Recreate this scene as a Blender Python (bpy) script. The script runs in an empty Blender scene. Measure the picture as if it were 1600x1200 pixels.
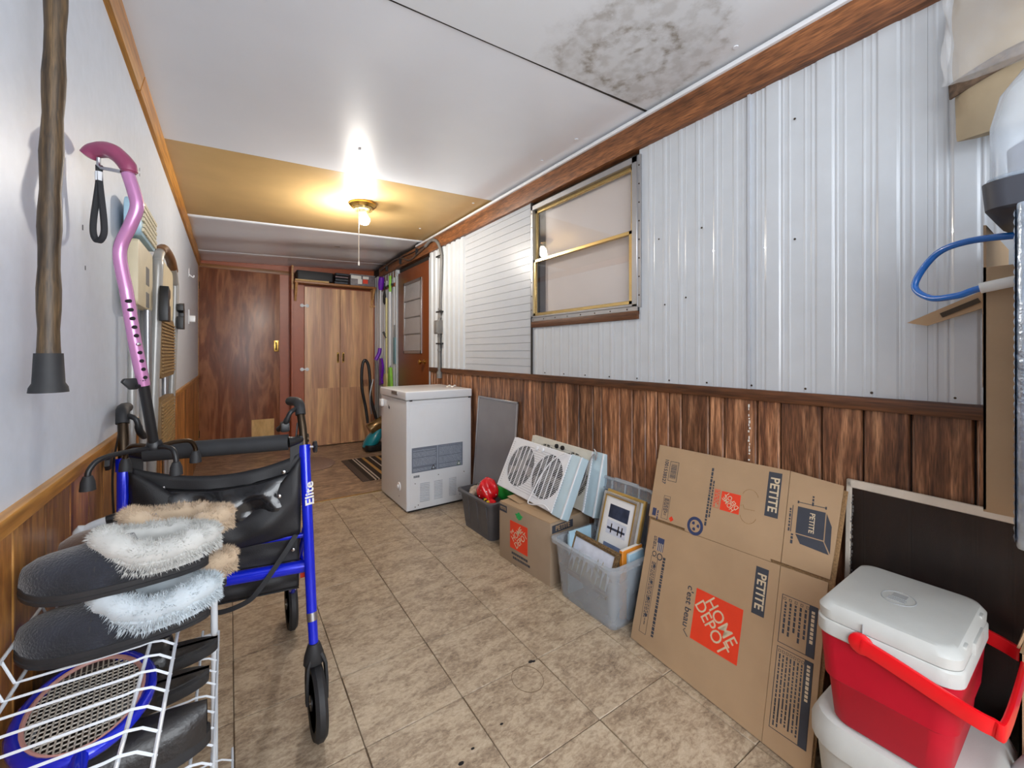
import bpy, bmesh, math, random
from mathutils import Vector, Matrix, Euler
random.seed(7)
PI = math.pi
SC = bpy.context.scene
COL = SC.collection

# ------------------------------------------------------------------ camera, light, exposure
XL_ = -0.285
YAW = math.radians(34.11)
cam_d = bpy.data.cameras.new('camera'); cam = bpy.data.objects.new('camera', cam_d); COL.objects.link(cam)
cam.location = (0, 0, 1.12); cam.rotation_euler = (PI/2, 0, -YAW)
cam_d.sensor_width = 36; cam_d.lens = 36*651/1600; cam_d.shift_y = -0.030
cam_d.clip_start = 0.02
SC.camera = cam
SC.view_settings.view_transform = 'Standard'; SC.view_settings.look = 'None'
SC.view_settings.gamma = 1; SC.view_settings.use_curve_mapping = False
SC.view_settings.exposure = 0.20
W = bpy.data.worlds.new('world'); SC.world = W; W.use_nodes = True
W.node_tree.nodes['Background'].inputs[0].default_value = (0.75, 0.86, 1.0, 1)
W.node_tree.nodes['Background'].inputs[1].default_value = 1.0

def area_light(name, loc, rot, sx, sy, power, col):
    d = bpy.data.lights.new(name, 'AREA'); d.shape = 'RECTANGLE'; d.size = sx; d.size_y = sy
    d.energy = power; d.color = col
    o = bpy.data.objects.new(name, d); COL.objects.link(o); o.location = loc; o.rotation_euler = rot
    return o
# daylight coming in through the glazed front of the porch behind the camera
area_light('daylight_front', (0.64, -1.50, 1.35), (math.radians(90), 0, 0), 1.6, 1.5, 52, (0.93, 0.965, 1.0))
area_light('fill_left', (XL_+0.01, -0.85, 1.45), (0, -math.radians(90), 0), 0.9, 0.9, 23, (0.93, 0.965, 1.0))  # fill lamp added out of view to brighten the right wall
area_light('fill_right', (1.55, -1.22, 1.45), (0, math.radians(90), 0), 0.9, 0.45, 26, (0.93, 0.965, 1.0))  # second added fill, behind the camera, lifting the left wall
LAMP = (0.771, 3.0, 2.165)
pl = bpy.data.lights.new('ceiling_bulb_light', 'POINT'); pl.energy = 120; pl.color = (1.0, 0.94, 0.86); pl.shadow_soft_size = 0.03
plo = bpy.data.objects.new('ceiling_bulb_light', pl); COL.objects.link(plo); plo.location = (LAMP[0], LAMP[1], 2.035)

# ------------------------------------------------------------------ materials
def srgb(r, g, b):
    f = lambda c: (c/255/12.92) if c/255 <= 0.04045 else ((c/255+0.055)/1.055)**2.4
    return (f(r), f(g), f(b), 1)
def _new(name):
    m = bpy.data.materials.new(name); m.use_nodes = True
    nt = m.node_tree; return m, nt, nt.nodes['Principled BSDF']
def L(nt, a, b): nt.links.new(a, b)
MATS = {}
def plain(name, rgb, rough=0.5, metal=0.0, var=0.06, nscale=20, bump=0.0, bscale=200, coat=0.0, spec=0.5, world=False, alpha=1.0, sheen=0.0):
    if name in MATS: return MATS[name]
    m, nt, p = _new(name)
    tc = nt.nodes.new('ShaderNodeTexCoord'); n = nt.nodes.new('ShaderNodeTexNoise')
    n.inputs['Scale'].default_value = nscale; n.inputs['Detail'].default_value = 4
    L(nt, tc.outputs['Object'], n.inputs['Vector'])
    r = nt.nodes.new('ShaderNodeValToRGB'); c = srgb(*rgb)
    r.color_ramp.elements[0].position = 0.3; r.color_ramp.elements[1].position = 0.7
    r.color_ramp.elements[0].color = tuple(min(1, x*(1-var)) for x in c[:3])+(1,)
    r.color_ramp.elements[1].color = tuple(min(1, x*(1+var)) for x in c[:3])+(1,)
    L(nt, n.outputs['Fac'], r.inputs[0]); L(nt, r.outputs[0], p.inputs['Base Color'])
    p.inputs['Roughness'].default_value = rough; p.inputs['Metallic'].default_value = metal
    p.inputs['Coat Weight'].default_value = coat; p.inputs['Specular IOR Level'].default_value = spec
    p.inputs['Alpha'].default_value = alpha; p.inputs['Sheen Weight'].default_value = sheen
    if bump > 0:
        n2 = nt.nodes.new('ShaderNodeTexNoise'); n2.inputs['Scale'].default_value = bscale; n2.inputs['Detail'].default_value = 3
        L(nt, tc.outputs['Object'], n2.inputs['Vector'])
        b = nt.nodes.new('ShaderNodeBump'); b.inputs['Strength'].default_value = bump; b.inputs['Distance'].default_value = 0.003
        L(nt, n2.outputs['Fac'], b.inputs['Height']); L(nt, b.outputs[0], p.inputs['Normal'])
    MATS[name] = m; return m

def wood(name, c1, c2, c3=None, scale=(18, 18, 1.2), rough=0.45, rnd=0.35, dist=1.2, bump=0.15, coat=0.0, contrast=(0.3, 0.7), fine=0.35, rings=0.0):
    """c1 dark, c2 light (8-bit rgb); grain runs along the axis with the small scale."""
    if name in MATS: return MATS[name]
    m, nt, p = _new(name); N = nt.nodes
    tc = N.new('ShaderNodeTexCoord'); mp = N.new('ShaderNodeMapping'); mp.inputs['Scale'].default_value = scale
    L(nt, tc.outputs['Object'], mp.inputs['Vector'])
    oi = N.new('ShaderNodeObjectInfo'); mul = N.new('ShaderNodeMath'); mul.operation = 'MULTIPLY'; mul.inputs[1].default_value = 37.0
    L(nt, oi.outputs['Random'], mul.inputs[0])
    n = N.new('ShaderNodeTexNoise'); n.noise_dimensions = '4D'; n.inputs['Scale'].default_value = 1.0
    n.inputs['Detail'].default_value = 5; n.inputs['Distortion'].default_value = dist
    L(nt, mp.outputs[0], n.inputs['Vector']); L(nt, mul.outputs[0], n.inputs['W'])
    fac = n.outputs['Fac']
    if rings > 0:
        s = N.new('ShaderNodeMath'); s.operation = 'MULTIPLY'; s.inputs[1].default_value = rings; L(nt, fac, s.inputs[0])
        w = N.new('ShaderNodeMath'); w.operation = 'SINE'; L(nt, s.outputs[0], w.inputs[0])
        a = N.new('ShaderNodeMath'); a.operation = 'MULTIPLY_ADD'; a.inputs[1].default_value = 0.5; a.inputs[2].default_value = 0.5
        L(nt, w.outputs[0], a.inputs[0]); fac = a.outputs[0]
    r = N.new('ShaderNodeValToRGB'); e = r.color_ramp.elements
    e[0].position = contrast[0]; e[1].position = contrast[1]; e[0].color = srgb(*c1); e[1].color = srgb(*c2)
    if c3:
        k = r.color_ramp.elements.new((contrast[0]+contrast[1])/2); k.color = srgb(*c3)
    L(nt, fac, r.inputs[0])
    mp2 = N.new('ShaderNodeMapping'); mp2.inputs['Scale'].default_value = tuple(s*7 for s in scale)
    L(nt, tc.outputs['Object'], mp2.inputs['Vector'])
    n2 = N.new('ShaderNodeTexNoise'); n2.inputs['Scale'].default_value = 1.0; n2.inputs['Detail'].default_value = 4
    L(nt, mp2.outputs[0], n2.inputs['Vector'])
    r2 = N.new('ShaderNodeMapRange'); r2.inputs[1].default_value = 0.3; r2.inputs[2].default_value = 0.7
    r2.inputs[3].default_value = 1-fine; r2.inputs[4].default_value = 1+fine*0.5
    L(nt, n2.outputs['Fac'], r2.inputs[0])
    rr = N.new('ShaderNodeMapRange'); rr.inputs[3].default_value = 1-rnd; rr.inputs[4].default_value = 1+rnd
    L(nt, oi.outputs['Random'], rr.inputs[0])
    m1 = N.new('ShaderNodeMath'); m1.operation = 'MULTIPLY'; L(nt, r2.outputs[0], m1.inputs[0]); L(nt, rr.outputs[0], m1.inputs[1])
    vm = N.new('ShaderNodeVectorMath'); vm.operation = 'SCALE'; L(nt, r.outputs[0], vm.inputs[0]); L(nt, m1.outputs[0], vm.inputs['Scale'])
    L(nt, vm.outputs[0], p.inputs['Base Color'])
    p.inputs['Roughness'].default_value = rough; p.inputs['Coat Weight'].default_value = coat; p.inputs['Coat Roughness'].default_value = 0.25
    if bump:
        b = N.new('ShaderNodeBump'); b.inputs['Strength'].default_value = bump; b.inputs['Distance'].default_value = 0.002
        L(nt, n2.outputs['Fac'], b.inputs['Height']); L(nt, b.outputs[0], p.inputs['Normal'])
    MATS[name] = m; return m

def glass(name, tint=(1, 1, 1), rough=0.0, opac=0.0, col=(200, 210, 220)):
    """thin clear sheet: transparent + glossy by fresnel, with an optional milky share"""
    if name in MATS: return MATS[name]
    m, nt, p = _new(name); N = nt.nodes
    t = N.new('ShaderNodeBsdfTransparent'); t.inputs[0].default_value = tint+(1,)
    g = N.new('ShaderNodeBsdfGlossy'); g.inputs['Roughness'].default_value = rough
    lw = N.new('ShaderNodeLayerWeight'); pw = N.new('ShaderNodeMath'); pw.operation = 'POWER'; pw.inputs[1].default_value = 5
    L(nt, lw.outputs['Facing'], pw.inputs[0])
    fr = N.new('ShaderNodeMath'); fr.operation = 'MULTIPLY_ADD'; fr.inputs[1].default_value = 0.94; fr.inputs[2].default_value = 0.05
    L(nt, pw.outputs[0], fr.inputs[0])
    mx = N.new('ShaderNodeMixShader'); L(nt, fr.outputs[0], mx.inputs[0]); L(nt, t.outputs[0], mx.inputs[1]); L(nt, g.outputs[0], mx.inputs[2])
    out = nt.nodes['Material Output']
    if opac > 0:
        p.inputs['Base Color'].default_value = srgb(*col); p.inputs['Roughness'].default_value = 0.25
        tn = N.new('ShaderNodeTexCoord'); n = N.new('ShaderNodeTexNoise'); n.inputs['Scale'].default_value = 9
        L(nt, tn.outputs['Object'], n.inputs['Vector'])
        mr = N.new('ShaderNodeMapRange'); mr.inputs[3].default_value = opac-0.08; mr.inputs[4].default_value = opac+0.08
        L(nt, n.outputs['Fac'], mr.inputs[0])
        m2 = N.new('ShaderNodeMixShader'); L(nt, mr.outputs[0], m2.inputs[0]); L(nt, mx.outputs[0], m2.inputs[1]); L(nt, p.outputs[0], m2.inputs[2])
        L(nt, m2.outputs[0], out.inputs[0])
    else:
        L(nt, mx.outputs[0], out.inputs[0])
    MATS[name] = m; return m

def emit(name, rgb, strength):
    m, nt, p = _new(name); p.inputs['Base Color'].default_value = rgb+(1,)
    p.inputs['Emission Color'].default_value = rgb+(1,); p.inputs['Emission Strength'].default_value = strength
    MATS[name] = m; return m

def floor_tile_mat():
    m, nt, p = _new('vinyl_tile'); N = nt.nodes
    g = N.new('ShaderNodeTexCoord'); oi = N.new('ShaderNodeObjectInfo')
    mul = N.new('ShaderNodeMath'); mul.operation = 'MULTIPLY'; mul.inputs[1].default_value = 40; L(nt, oi.outputs['Random'], mul.inputs[0])
    def noise(scale, detail, rough, dist, sc=(1, 1, 1)):
        mp = N.new('ShaderNodeMapping'); mp.inputs['Scale'].default_value = sc; L(nt, g.outputs['Object'], mp.inputs['Vector'])
        n = N.new('ShaderNodeTexNoise'); n.noise_dimensions = '4D'; n.inputs['Scale'].default_value = scale; n.inputs['Detail'].default_value = detail
        n.inputs['Roughness'].default_value = rough; n.inputs['Distortion'].default_value = dist
        L(nt, mp.outputs[0], n.inputs['Vector']); L(nt, mul.outputs[0], n.inputs['W']); return n
    a = noise(9, 8, 0.68, 0.9, (0.8, 1.5, 1)); b = noise(70, 6, 0.75, 0.6, (0.7, 1.3, 1))
    r = N.new('ShaderNodeValToRGB'); cr = r.color_ramp
    cr.elements[0].position = 0.39; cr.elements[0].color = srgb(116, 99, 82)
    cr.elements[1].position = 0.62; cr.elements[1].color = srgb(193, 177, 154)
    k = cr.elements.new(0.48); k.color = srgb(155, 136, 114)
    k = cr.elements.new(0.54); k.color = srgb(177, 159, 135)
    ad = N.new('ShaderNodeMath'); ad.operation = 'MULTIPLY_ADD'; ad.inputs[1].default_value = 0.55
    L(nt, b.outputs['Fac'], ad.inputs[0])
    sc = N.new('ShaderNodeMath'); sc.operation = 'MULTIPLY'; sc.inputs[1].default_value = 0.48; L(nt, a.outputs['Fac'], sc.inputs[0])
    L(nt, sc.outputs[0], ad.inputs[2]); L(nt, ad.outputs[0], r.inputs[0])
    L(nt, r.outputs[0], p.inputs['Base Color'])
    p.inputs['Roughness'].default_value = 0.42
    bp = N.new('ShaderNodeBump'); bp.inputs['Strength'].default_value = 0.25; bp.inputs['Distance'].default_value = 0.002
    L(nt, ad.outputs[0], bp.inputs['Height']); L(nt, bp.outputs[0], p.inputs['Normal'])
    MATS['tile'] = m; return m

def marbled_dark():
    m, nt, p = _new('dark_vinyl'); N = nt.nodes
    g = N.new('ShaderNodeTexCoord')
    mp = N.new('ShaderNodeMapping'); mp.inputs['Scale'].default_value = (1.0, 2.2, 1); mp.inputs['Rotation'].default_value = (0, 0, 0.5); L(nt, g.outputs['Object'], mp.inputs['Vector'])
    n = N.new('ShaderNodeTexNoise'); n.inputs['Scale'].default_value = 5; n.inputs['Detail'].default_value = 8; n.inputs['Distortion'].default_value = 2.2
    L(nt, mp.outputs[0], n.inputs['Vector'])
    r = N.new('ShaderNodeValToRGB'); cr = r.color_ramp
    cr.elements[0].position = 0.30; cr.elements[0].color = srgb(112, 92, 78)
    cr.elements[1].position = 0.72; cr.elements[1].color = srgb(196, 166, 138)
    k = cr.elements.new(0.5); k.color = srgb(150, 125, 104)
    L(nt, n.outputs['Fac'], r.inputs[0])
    v = N.new('ShaderNodeTexVoronoi'); v.feature = 'DISTANCE_TO_EDGE'; v.inputs['Scale'].default_value = 4.0
    nn = N.new('ShaderNodeVectorMath'); nn.operation = 'MULTIPLY_ADD'; nn.inputs[1].default_value = (0.5, 0.5, 0.5)
    L(nt, n.outputs['Color'], nn.inputs[0]); L(nt, mp.outputs[0], nn.inputs[2]); L(nt, nn.outputs[0], v.inputs['Vector'])
    mr = N.new('ShaderNodeMapRange'); mr.inputs[1].default_value = 0.0; mr.inputs[2].default_value = 0.022; mr.inputs[3].default_value = 0.75; mr.inputs[4].default_value = 0
    L(nt, v.outputs['Distance'], mr.inputs[0])
    mx = N.new('ShaderNodeMix'); mx.data_type = 'RGBA'; L(nt, mr.outputs[0], mx.inputs[0]); L(nt, r.outputs[0], mx.inputs[6]); mx.inputs[7].default_value = srgb(205, 175, 135)
    L(nt, mx.outputs[2], p.inputs['Base Color']); p.inputs['Roughness'].default_value = 0.4
    MATS['dark_vinyl'] = m; return m

def stained_ceiling():
    m, nt, p = _new('stained_ceiling'); N = nt.nodes
    g = N.new('ShaderNodeTexCoord')
    n = N.new('ShaderNodeTexNoise'); n.inputs['Scale'].default_value = 7; n.inputs['Detail'].default_value = 8; n.inputs['Roughness'].default_value = 0.65
    L(nt, g.outputs['Object'], n.inputs['Vector'])
    def blob(cx, cy, r0, r1, w=0.30):
        mp = N.new('ShaderNodeVectorMath'); mp.operation = 'MULTIPLY_ADD'; mp.inputs[1].default_value = (w, w, 0); 
        L(nt, n.outputs['Color'], mp.inputs[0]); L(nt, g.outputs['Object'], mp.inputs[2])
        d = N.new('ShaderNodeVectorMath'); d.operation = 'DISTANCE'; d.inputs[1].default_value = (cx+w*0.5, cy+w*0.5, 0)
        fl = N.new('ShaderNodeVectorMath'); fl.operation = 'MULTIPLY'; fl.inputs[1].default_value = (1, 1, 0); L(nt, mp.outputs[0], fl.inputs[0])
        L(nt, fl.outputs[0], d.inputs[0])
        mr = N.new('ShaderNodeMapRange'); mr.inputs[1].default_value = r0; mr.inputs[2].default_value = r1; mr.inputs[3].default_value = 1; mr.inputs[4].default_value = 0
        L(nt, d.outputs['Value'], mr.inputs[0]); return mr.outputs[0], d.outputs['Value']
    a, dist = blob(1.20, 0.99, 0.24, 0.36)
    ring = N.new('ShaderNodeMath'); ring.operation = 'PINGPONG'; ring.inputs[1].default_value = 0.07; L(nt, dist, ring.inputs[0])
    rr = N.new('ShaderNodeMapRange'); rr.inputs[1].default_value = 0.0; rr.inputs[2].default_value = 0.03; rr.inputs[3].default_value = 1; rr.inputs[4].default_value = 0.45; L(nt, ring.outputs[0], rr.inputs[0])
    f = N.new('ShaderNodeMath'); f.operation = 'MULTIPLY'; L(nt, a, f.inputs[0]); L(nt, rr.outputs[0], f.inputs[1])
    n2 = N.new('ShaderNodeTexNoise'); n2.inputs['Scale'].default_value = 22; n2.inputs['Detail'].default_value = 6; L(nt, g.outputs['Object'], n2.inputs['Vector'])
    r2 = N.new('ShaderNodeMapRange'); r2.inputs[1].default_value = 0.42; r2.inputs[2].default_value = 0.62; r2.inputs[3].default_value = 0.45; r2.inputs[4].default_value = 1; L(nt, n2.outputs['Fac'], r2.inputs[0])
    f2 = N.new('ShaderNodeMath'); f2.operation = 'MULTIPLY'; L(nt, f.outputs[0], f2.inputs[0]); L(nt, r2.outputs[0], f2.inputs[1])
    mx = N.new('ShaderNodeMix'); mx.data_type = 'RGBA'; L(nt, f2.outputs[0], mx.inputs[0]); mx.inputs[6].default_value = srgb(226, 229, 233); mx.inputs[7].default_value = srgb(146, 138, 128)
    L(nt, mx.outputs[2], p.inputs['Base Color']); p.inputs['Roughness'].default_value = 0.45
    MATS['stained'] = m; return m

M = dict(
 ceil=plain('ceiling_white', (236, 240, 247), 0.30, var=0.02, nscale=3, coat=0.3),
 ceil_tan=plain('ceiling_tan', (200, 168, 116), 0.40, var=0.05, nscale=6),
 wall_grey=plain('wall_grey', (206, 214, 226), 0.42, var=0.03, nscale=30, bump=0.12, bscale=60),
 siding=plain('siding_white', (194, 199, 204), 0.26, var=0.025, nscale=14, coat=0.2),
 lap=plain('lap_white', (180, 185, 192), 0.34, var=0.02, nscale=14),
 seam=plain('seam_dark', (45, 40, 36), 0.8),
 oak=wood('oak_trim', (150, 92, 32), (206, 150, 74), scale=(22, 1.0, 22), rough=0.4, rnd=0.12),
 oak_x=wood('oak_trim_x', (120, 74, 34), (170, 114, 62), scale=(1.0, 22, 22), rough=0.4, rnd=0.12),
 beam=wood('beam_brown', (84, 48, 26), (160, 102, 60), scale=(24, 2.5, 24), rough=0.5, rnd=0.05, fine=0.6),
 plank_l=wood('plank_left', (100, 58, 26), (228, 164, 84), c3=(172, 112, 54), scale=(20, 14, 2.4), rough=0.38, rnd=0.42, dist=2.0, coat=0.15),
 plank_r=wood('plank_right', (78, 48, 33), (196, 144, 106), c3=(134, 90, 62), scale=(52, 40, 3.2), rough=0.42, rnd=0.34, dist=1.0, fine=0.6, coat=0.1),
 rail_r=wood('rail_right', (60, 34, 20), (112, 70, 40), scale=(30, 1.6, 30), rough=0.45, rnd=0.1, fine=0.5),
 door_wood=wood('door_woodgrain', (120, 64, 36), (158, 102, 68), c3=(134, 80, 50), scale=(5.0, 5.0, 0.9), rough=0.35, rnd=0.05, dist=0.8, rings=34, contrast=(0.0, 1.0), fine=0.25, coat=0.15),
 closet=wood('closet_veneer', (160, 114, 92), (240, 194, 142), c3=(198, 150, 114), scale=(11, 11, 0.7), rough=0.33, rnd=0.06, dist=0.6, fine=0.18, coat=0.2),
 redbrown=plain('painted_redbrown', (158, 78, 38), 0.38, var=0.06),
 door_brown=plain('door_brown', (112, 56, 20), 0.35, var=0.05, nscale=5),
 pine=wood('pine', (186, 132, 78), (222, 176, 120), scale=(30, 30, 3), rough=0.55, rnd=0.05),
 tanply=wood('tan_ply', (190, 150, 90), (216, 180, 122), scale=(12, 12, 3), rough=0.6, rnd=0.02, fine=0.1),
 tile=floor_tile_mat(), dvin=marbled_dark(), stained=stained_ceiling(),
 grout=plain('joint_brown', (104, 88, 70), 0.7),
 white=plain('white_enamel', (226, 229, 233), 0.22, var=0.01, coat=0.3),
 whitepl=plain('white_plastic', (222, 224, 228), 0.4, var=0.03),
 offwhite=plain('offwhite_plastic', (205, 202, 190), 0.45, var=0.05),
 palebl=plain('pale_blue_plastic', (184, 206, 216), 0.35, var=0.05, nscale=8),
 black=plain('black_plastic', (28, 28, 30), 0.42, var=0.1),
 rubber=plain('black_rubber', (38, 38, 40), 0.62, var=0.15, nscale=40),
 foam=plain('black_foam', (40, 41, 44), 0.75, var=0.1, bump=0.1),
 nylon=plain('black_nylon', (30, 30, 33), 0.55, var=0.15, nscale=10, bump=0.2, bscale=500),
 vinylblk=plain('black_vinyl', (26, 26, 28), 0.2, var=0.1, nscale=8, coat=0.3),
 blue=plain('blue_paint', (18, 40, 215), 0.18, metal=0.25, var=0.05, coat=0.7),
 chrome=plain('chrome', (205, 205, 208), 0.15, metal=1.0, var=0.02),
 alu=plain('aluminium', (176, 176, 178), 0.34, metal=0.9, var=0.04),
 goldalu=plain('gold_aluminium', (206, 178, 120), 0.26, metal=0.85, var=0.05),
 brass=plain('brass', (190, 150, 80), 0.25, metal=1.0, var=0.05),
 bronze=plain('bronze', (70, 58, 46), 0.35, metal=0.9, var=0.1),
 greytube=plain('grey_tube', (170, 168, 164), 0.35, metal=0.3, var=0.03),
 pink=plain('pink_anodised', (198, 134, 182), 0.25, metal=0.35, var=0.03, coat=0.5),
 magenta=plain('magenta_grip', (146, 62, 96), 0.35, var=0.1, coat=0.4),
 dark=plain('hole_dark', (18, 14, 16), 0.8),
 canewood=wood('cane_wood', (44, 32, 20), (104, 82, 54), scale=(60, 60, 4), rough=0.5, rnd=0.02, fine=0.6),
 suede=plain('black_suede', (30, 33, 42), 0.95, var=0.55, nscale=26, bump=0.7, bscale=300, sheen=0.4),
 suede_b=plain('brown_suede', (92, 70, 56), 0.9, var=0.2, nscale=14, bump=0.4, bscale=300, sheen=0.4),
 fleece=plain('grey_fleece', (186, 186, 182), 0.9, var=0.12, nscale=30, sheen=0.3),
 fleece_bl=plain('blueish_fleece', (184, 194, 200), 0.9, var=0.12, nscale=30, sheen=0.3),
 fleece_be=plain('beige_fleece', (186, 164, 138), 0.9, var=0.15, nscale=30, sheen=0.3),
 wire=plain('white_wire', (214, 220, 226), 0.3, var=0.02, coat=0.3),
 leather=plain('black_leather', (38, 36, 36), 0.35, var=0.2, nscale=30, bump=0.3, bscale=150),
 mesh_grey=plain('mesh_grey', (150, 142, 130), 0.6, var=0.3, nscale=90),
 cardboard=plain('cardboard', (172, 144, 112), 0.7, var=0.05, nscale=8, bump=0.08, bscale=120),
 cardboard_d=plain('cardboard_grey', (160, 140, 118), 0.7, var=0.06, nscale=6),
 cardedge=plain('cardboard_edge', (150, 118, 80), 0.8, var=0.3, nscale=200),
 ink=plain('print_slate', (58, 62, 72), 0.6, var=0.08),
 inkblue=plain('print_blue', (48, 60, 98), 0.6, var=0.05),
 orange=plain('print_orange', (226, 62, 30), 0.55, var=0.04),
 cream=plain('print_cream', (206, 190, 160), 0.6, var=0.03),
 green=plain('green_marker', (38, 160, 84), 0.6, var=0.25, nscale=60),
 darkbin=plain('bin_grey', (84, 84, 88), 0.42, var=0.05),
 redshiny=plain('red_shiny', (214, 20, 30), 0.25, var=0.2, nscale=15, coat=0.5),
 greenpl=plain('green_plastic', (30, 150, 56), 0.4, var=0.15),
 yellow=plain('yellow_print', (230, 190, 40), 0.4, var=0.1),
 photo_sky=plain('photo_sky', (110, 124, 156), 0.3, var=0.25, nscale=12),
 photo_dark=plain('photo_dark', (52, 60, 80), 0.3, var=0.4, nscale=25),
 photo_trees=plain('photo_trees', (150, 140, 104), 0.3, var=0.6, nscale=28),
 photo_snow=plain('photo_snow', (206, 210, 222), 0.3, var=0.1, nscale=30),
 matboard=plain('mat_board', (222, 222, 222), 0.7, var=0.02),
 goldframe=plain('gold_frame', (206, 172, 100), 0.28, metal=0.7, var=0.1),
 silverframe=plain('silver_frame', (196, 194, 190), 0.3, metal=0.7, var=0.1),
 ornate=plain('ornate_bronze', (120, 96, 66), 0.5, metal=0.4, var=0.5, nscale=120, bump=1.0, bscale=160),
 bookorange=plain('book_orange', (224, 138, 30), 0.4, var=0.1), bookblue=plain('book_blue', (70, 120, 150), 0.4, var=0.1),
 bookpale=plain('folder_pale_blue', (170, 204, 222), 0.4, var=0.08),
 red=plain('cooler_red', (176, 6, 36), 0.5, var=0.04, spec=0.3), redh=plain('handle_red', (214, 10, 24), 0.32, var=0.04, coat=0.15),
 coolerwhite=plain('cooler_white', (184, 186, 183), 0.42, var=0.03, bump=0.1, bscale=400),
 embossed=plain('embossed_grey', (150, 153, 155), 0.5),
 bluehose=plain('blue_hose', (20, 100, 184), 0.25, var=0.05, coat=0.5),
 teal=plain('teal_plastic', (10, 140, 160), 0.28, var=0.06, coat=0.4),
 purple=plain('purple_plastic', (104, 20, 170), 0.35, var=0.08),
 lime=plain('lime_plastic', (130, 190, 60), 0.4, var=0.1),
 yellowpole=plain('yellow_pole', (208, 200, 140), 0.4),
 rug_dark=plain('rug_dark', (50, 38, 30), 0.95, var=0.3, nscale=150, bump=0.5, bscale=600),
 rug_brown=plain('rug_brown', (86, 70, 60), 0.95, var=0.2, nscale=150, bump=0.5, bscale=600),
 rug_gold=plain('rug_gold', (180, 140, 80), 0.95, var=0.2, nscale=150, bump=0.5, bscale=600),
 rug_cream=plain('rug_cream', (196, 184, 170), 0.95, var=0.2, nscale=150, bump=0.5, bscale=600),
 ovalmat=plain('oval_mat', (150, 124, 110), 0.95, var=0.15, nscale=80, bump=0.5, bscale=400),
 pvc=plain('grey_pvc', (112, 110, 108), 0.45, var=0.08),
 paper=plain('paper_white', (228, 226, 220), 0.7, var=0.04),
 shade=plain('window_shade', (206, 198, 194), 0.8, var=0.03, nscale=6, bump=0.05),
 jal=plain('louvre_grey', (150, 148, 150), 0.3, var=0.04),
 tread=plain('tread_brown', (128, 100, 62), 0.6, var=0.1), treadbeige=plain('plastic_beige', (214, 200, 168), 0.5, var=0.05),
 tan_cap=plain('cap_brown', (112, 74, 40), 0.5, var=0.1),
 bagclothe=plain('kraft_beige', (150, 134, 108), 0.7, var=0.12, nscale=10, bump=0.6, bscale=25),
 bagdark=plain('quilt_brown', (92, 74, 58), 0.8, var=0.5, nscale=70, bump=0.5, bscale=90),
 bagamber=plain('amber_plastic', (190, 148, 76), 0.35, var=0.15, nscale=8),
 glasspane=glass('window_glass'), clear=glass('clear_plastic', (0.93, 0.96, 0.99), 0.08, 0.16, (200, 214, 224)),
 milky=glass('milky_plastic', (0.92, 0.95, 0.98), 0.15, 0.36, (200, 206, 212)),
 film=glass('clear_film', (1, 1, 1), 0.12, 0.10, (225, 225, 225)),
 greymesh=glass('insect_mesh_grey', (0.8, 0.8, 0.82), 0.4, 0.62, (142, 140, 144)),
 darkmesh=glass('insect_mesh_dark', (0.42, 0.38, 0.36), 0.5, 0.28, (52, 40, 34)),
 foil=plain('silver_foil', (190, 205, 222), 0.28, metal=0.85, var=0.25, nscale=40, bump=1.0, bscale=70),
 denim=plain('denim_blue', (52, 66, 104), 0.8, var=0.35, nscale=45),
 reel=plain('charcoal_base', (52, 54, 62), 0.5, var=0.06),
 bulb=emit('bulb_glow', (1.0, 0.90, 0.68), 40.0),
)

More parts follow.
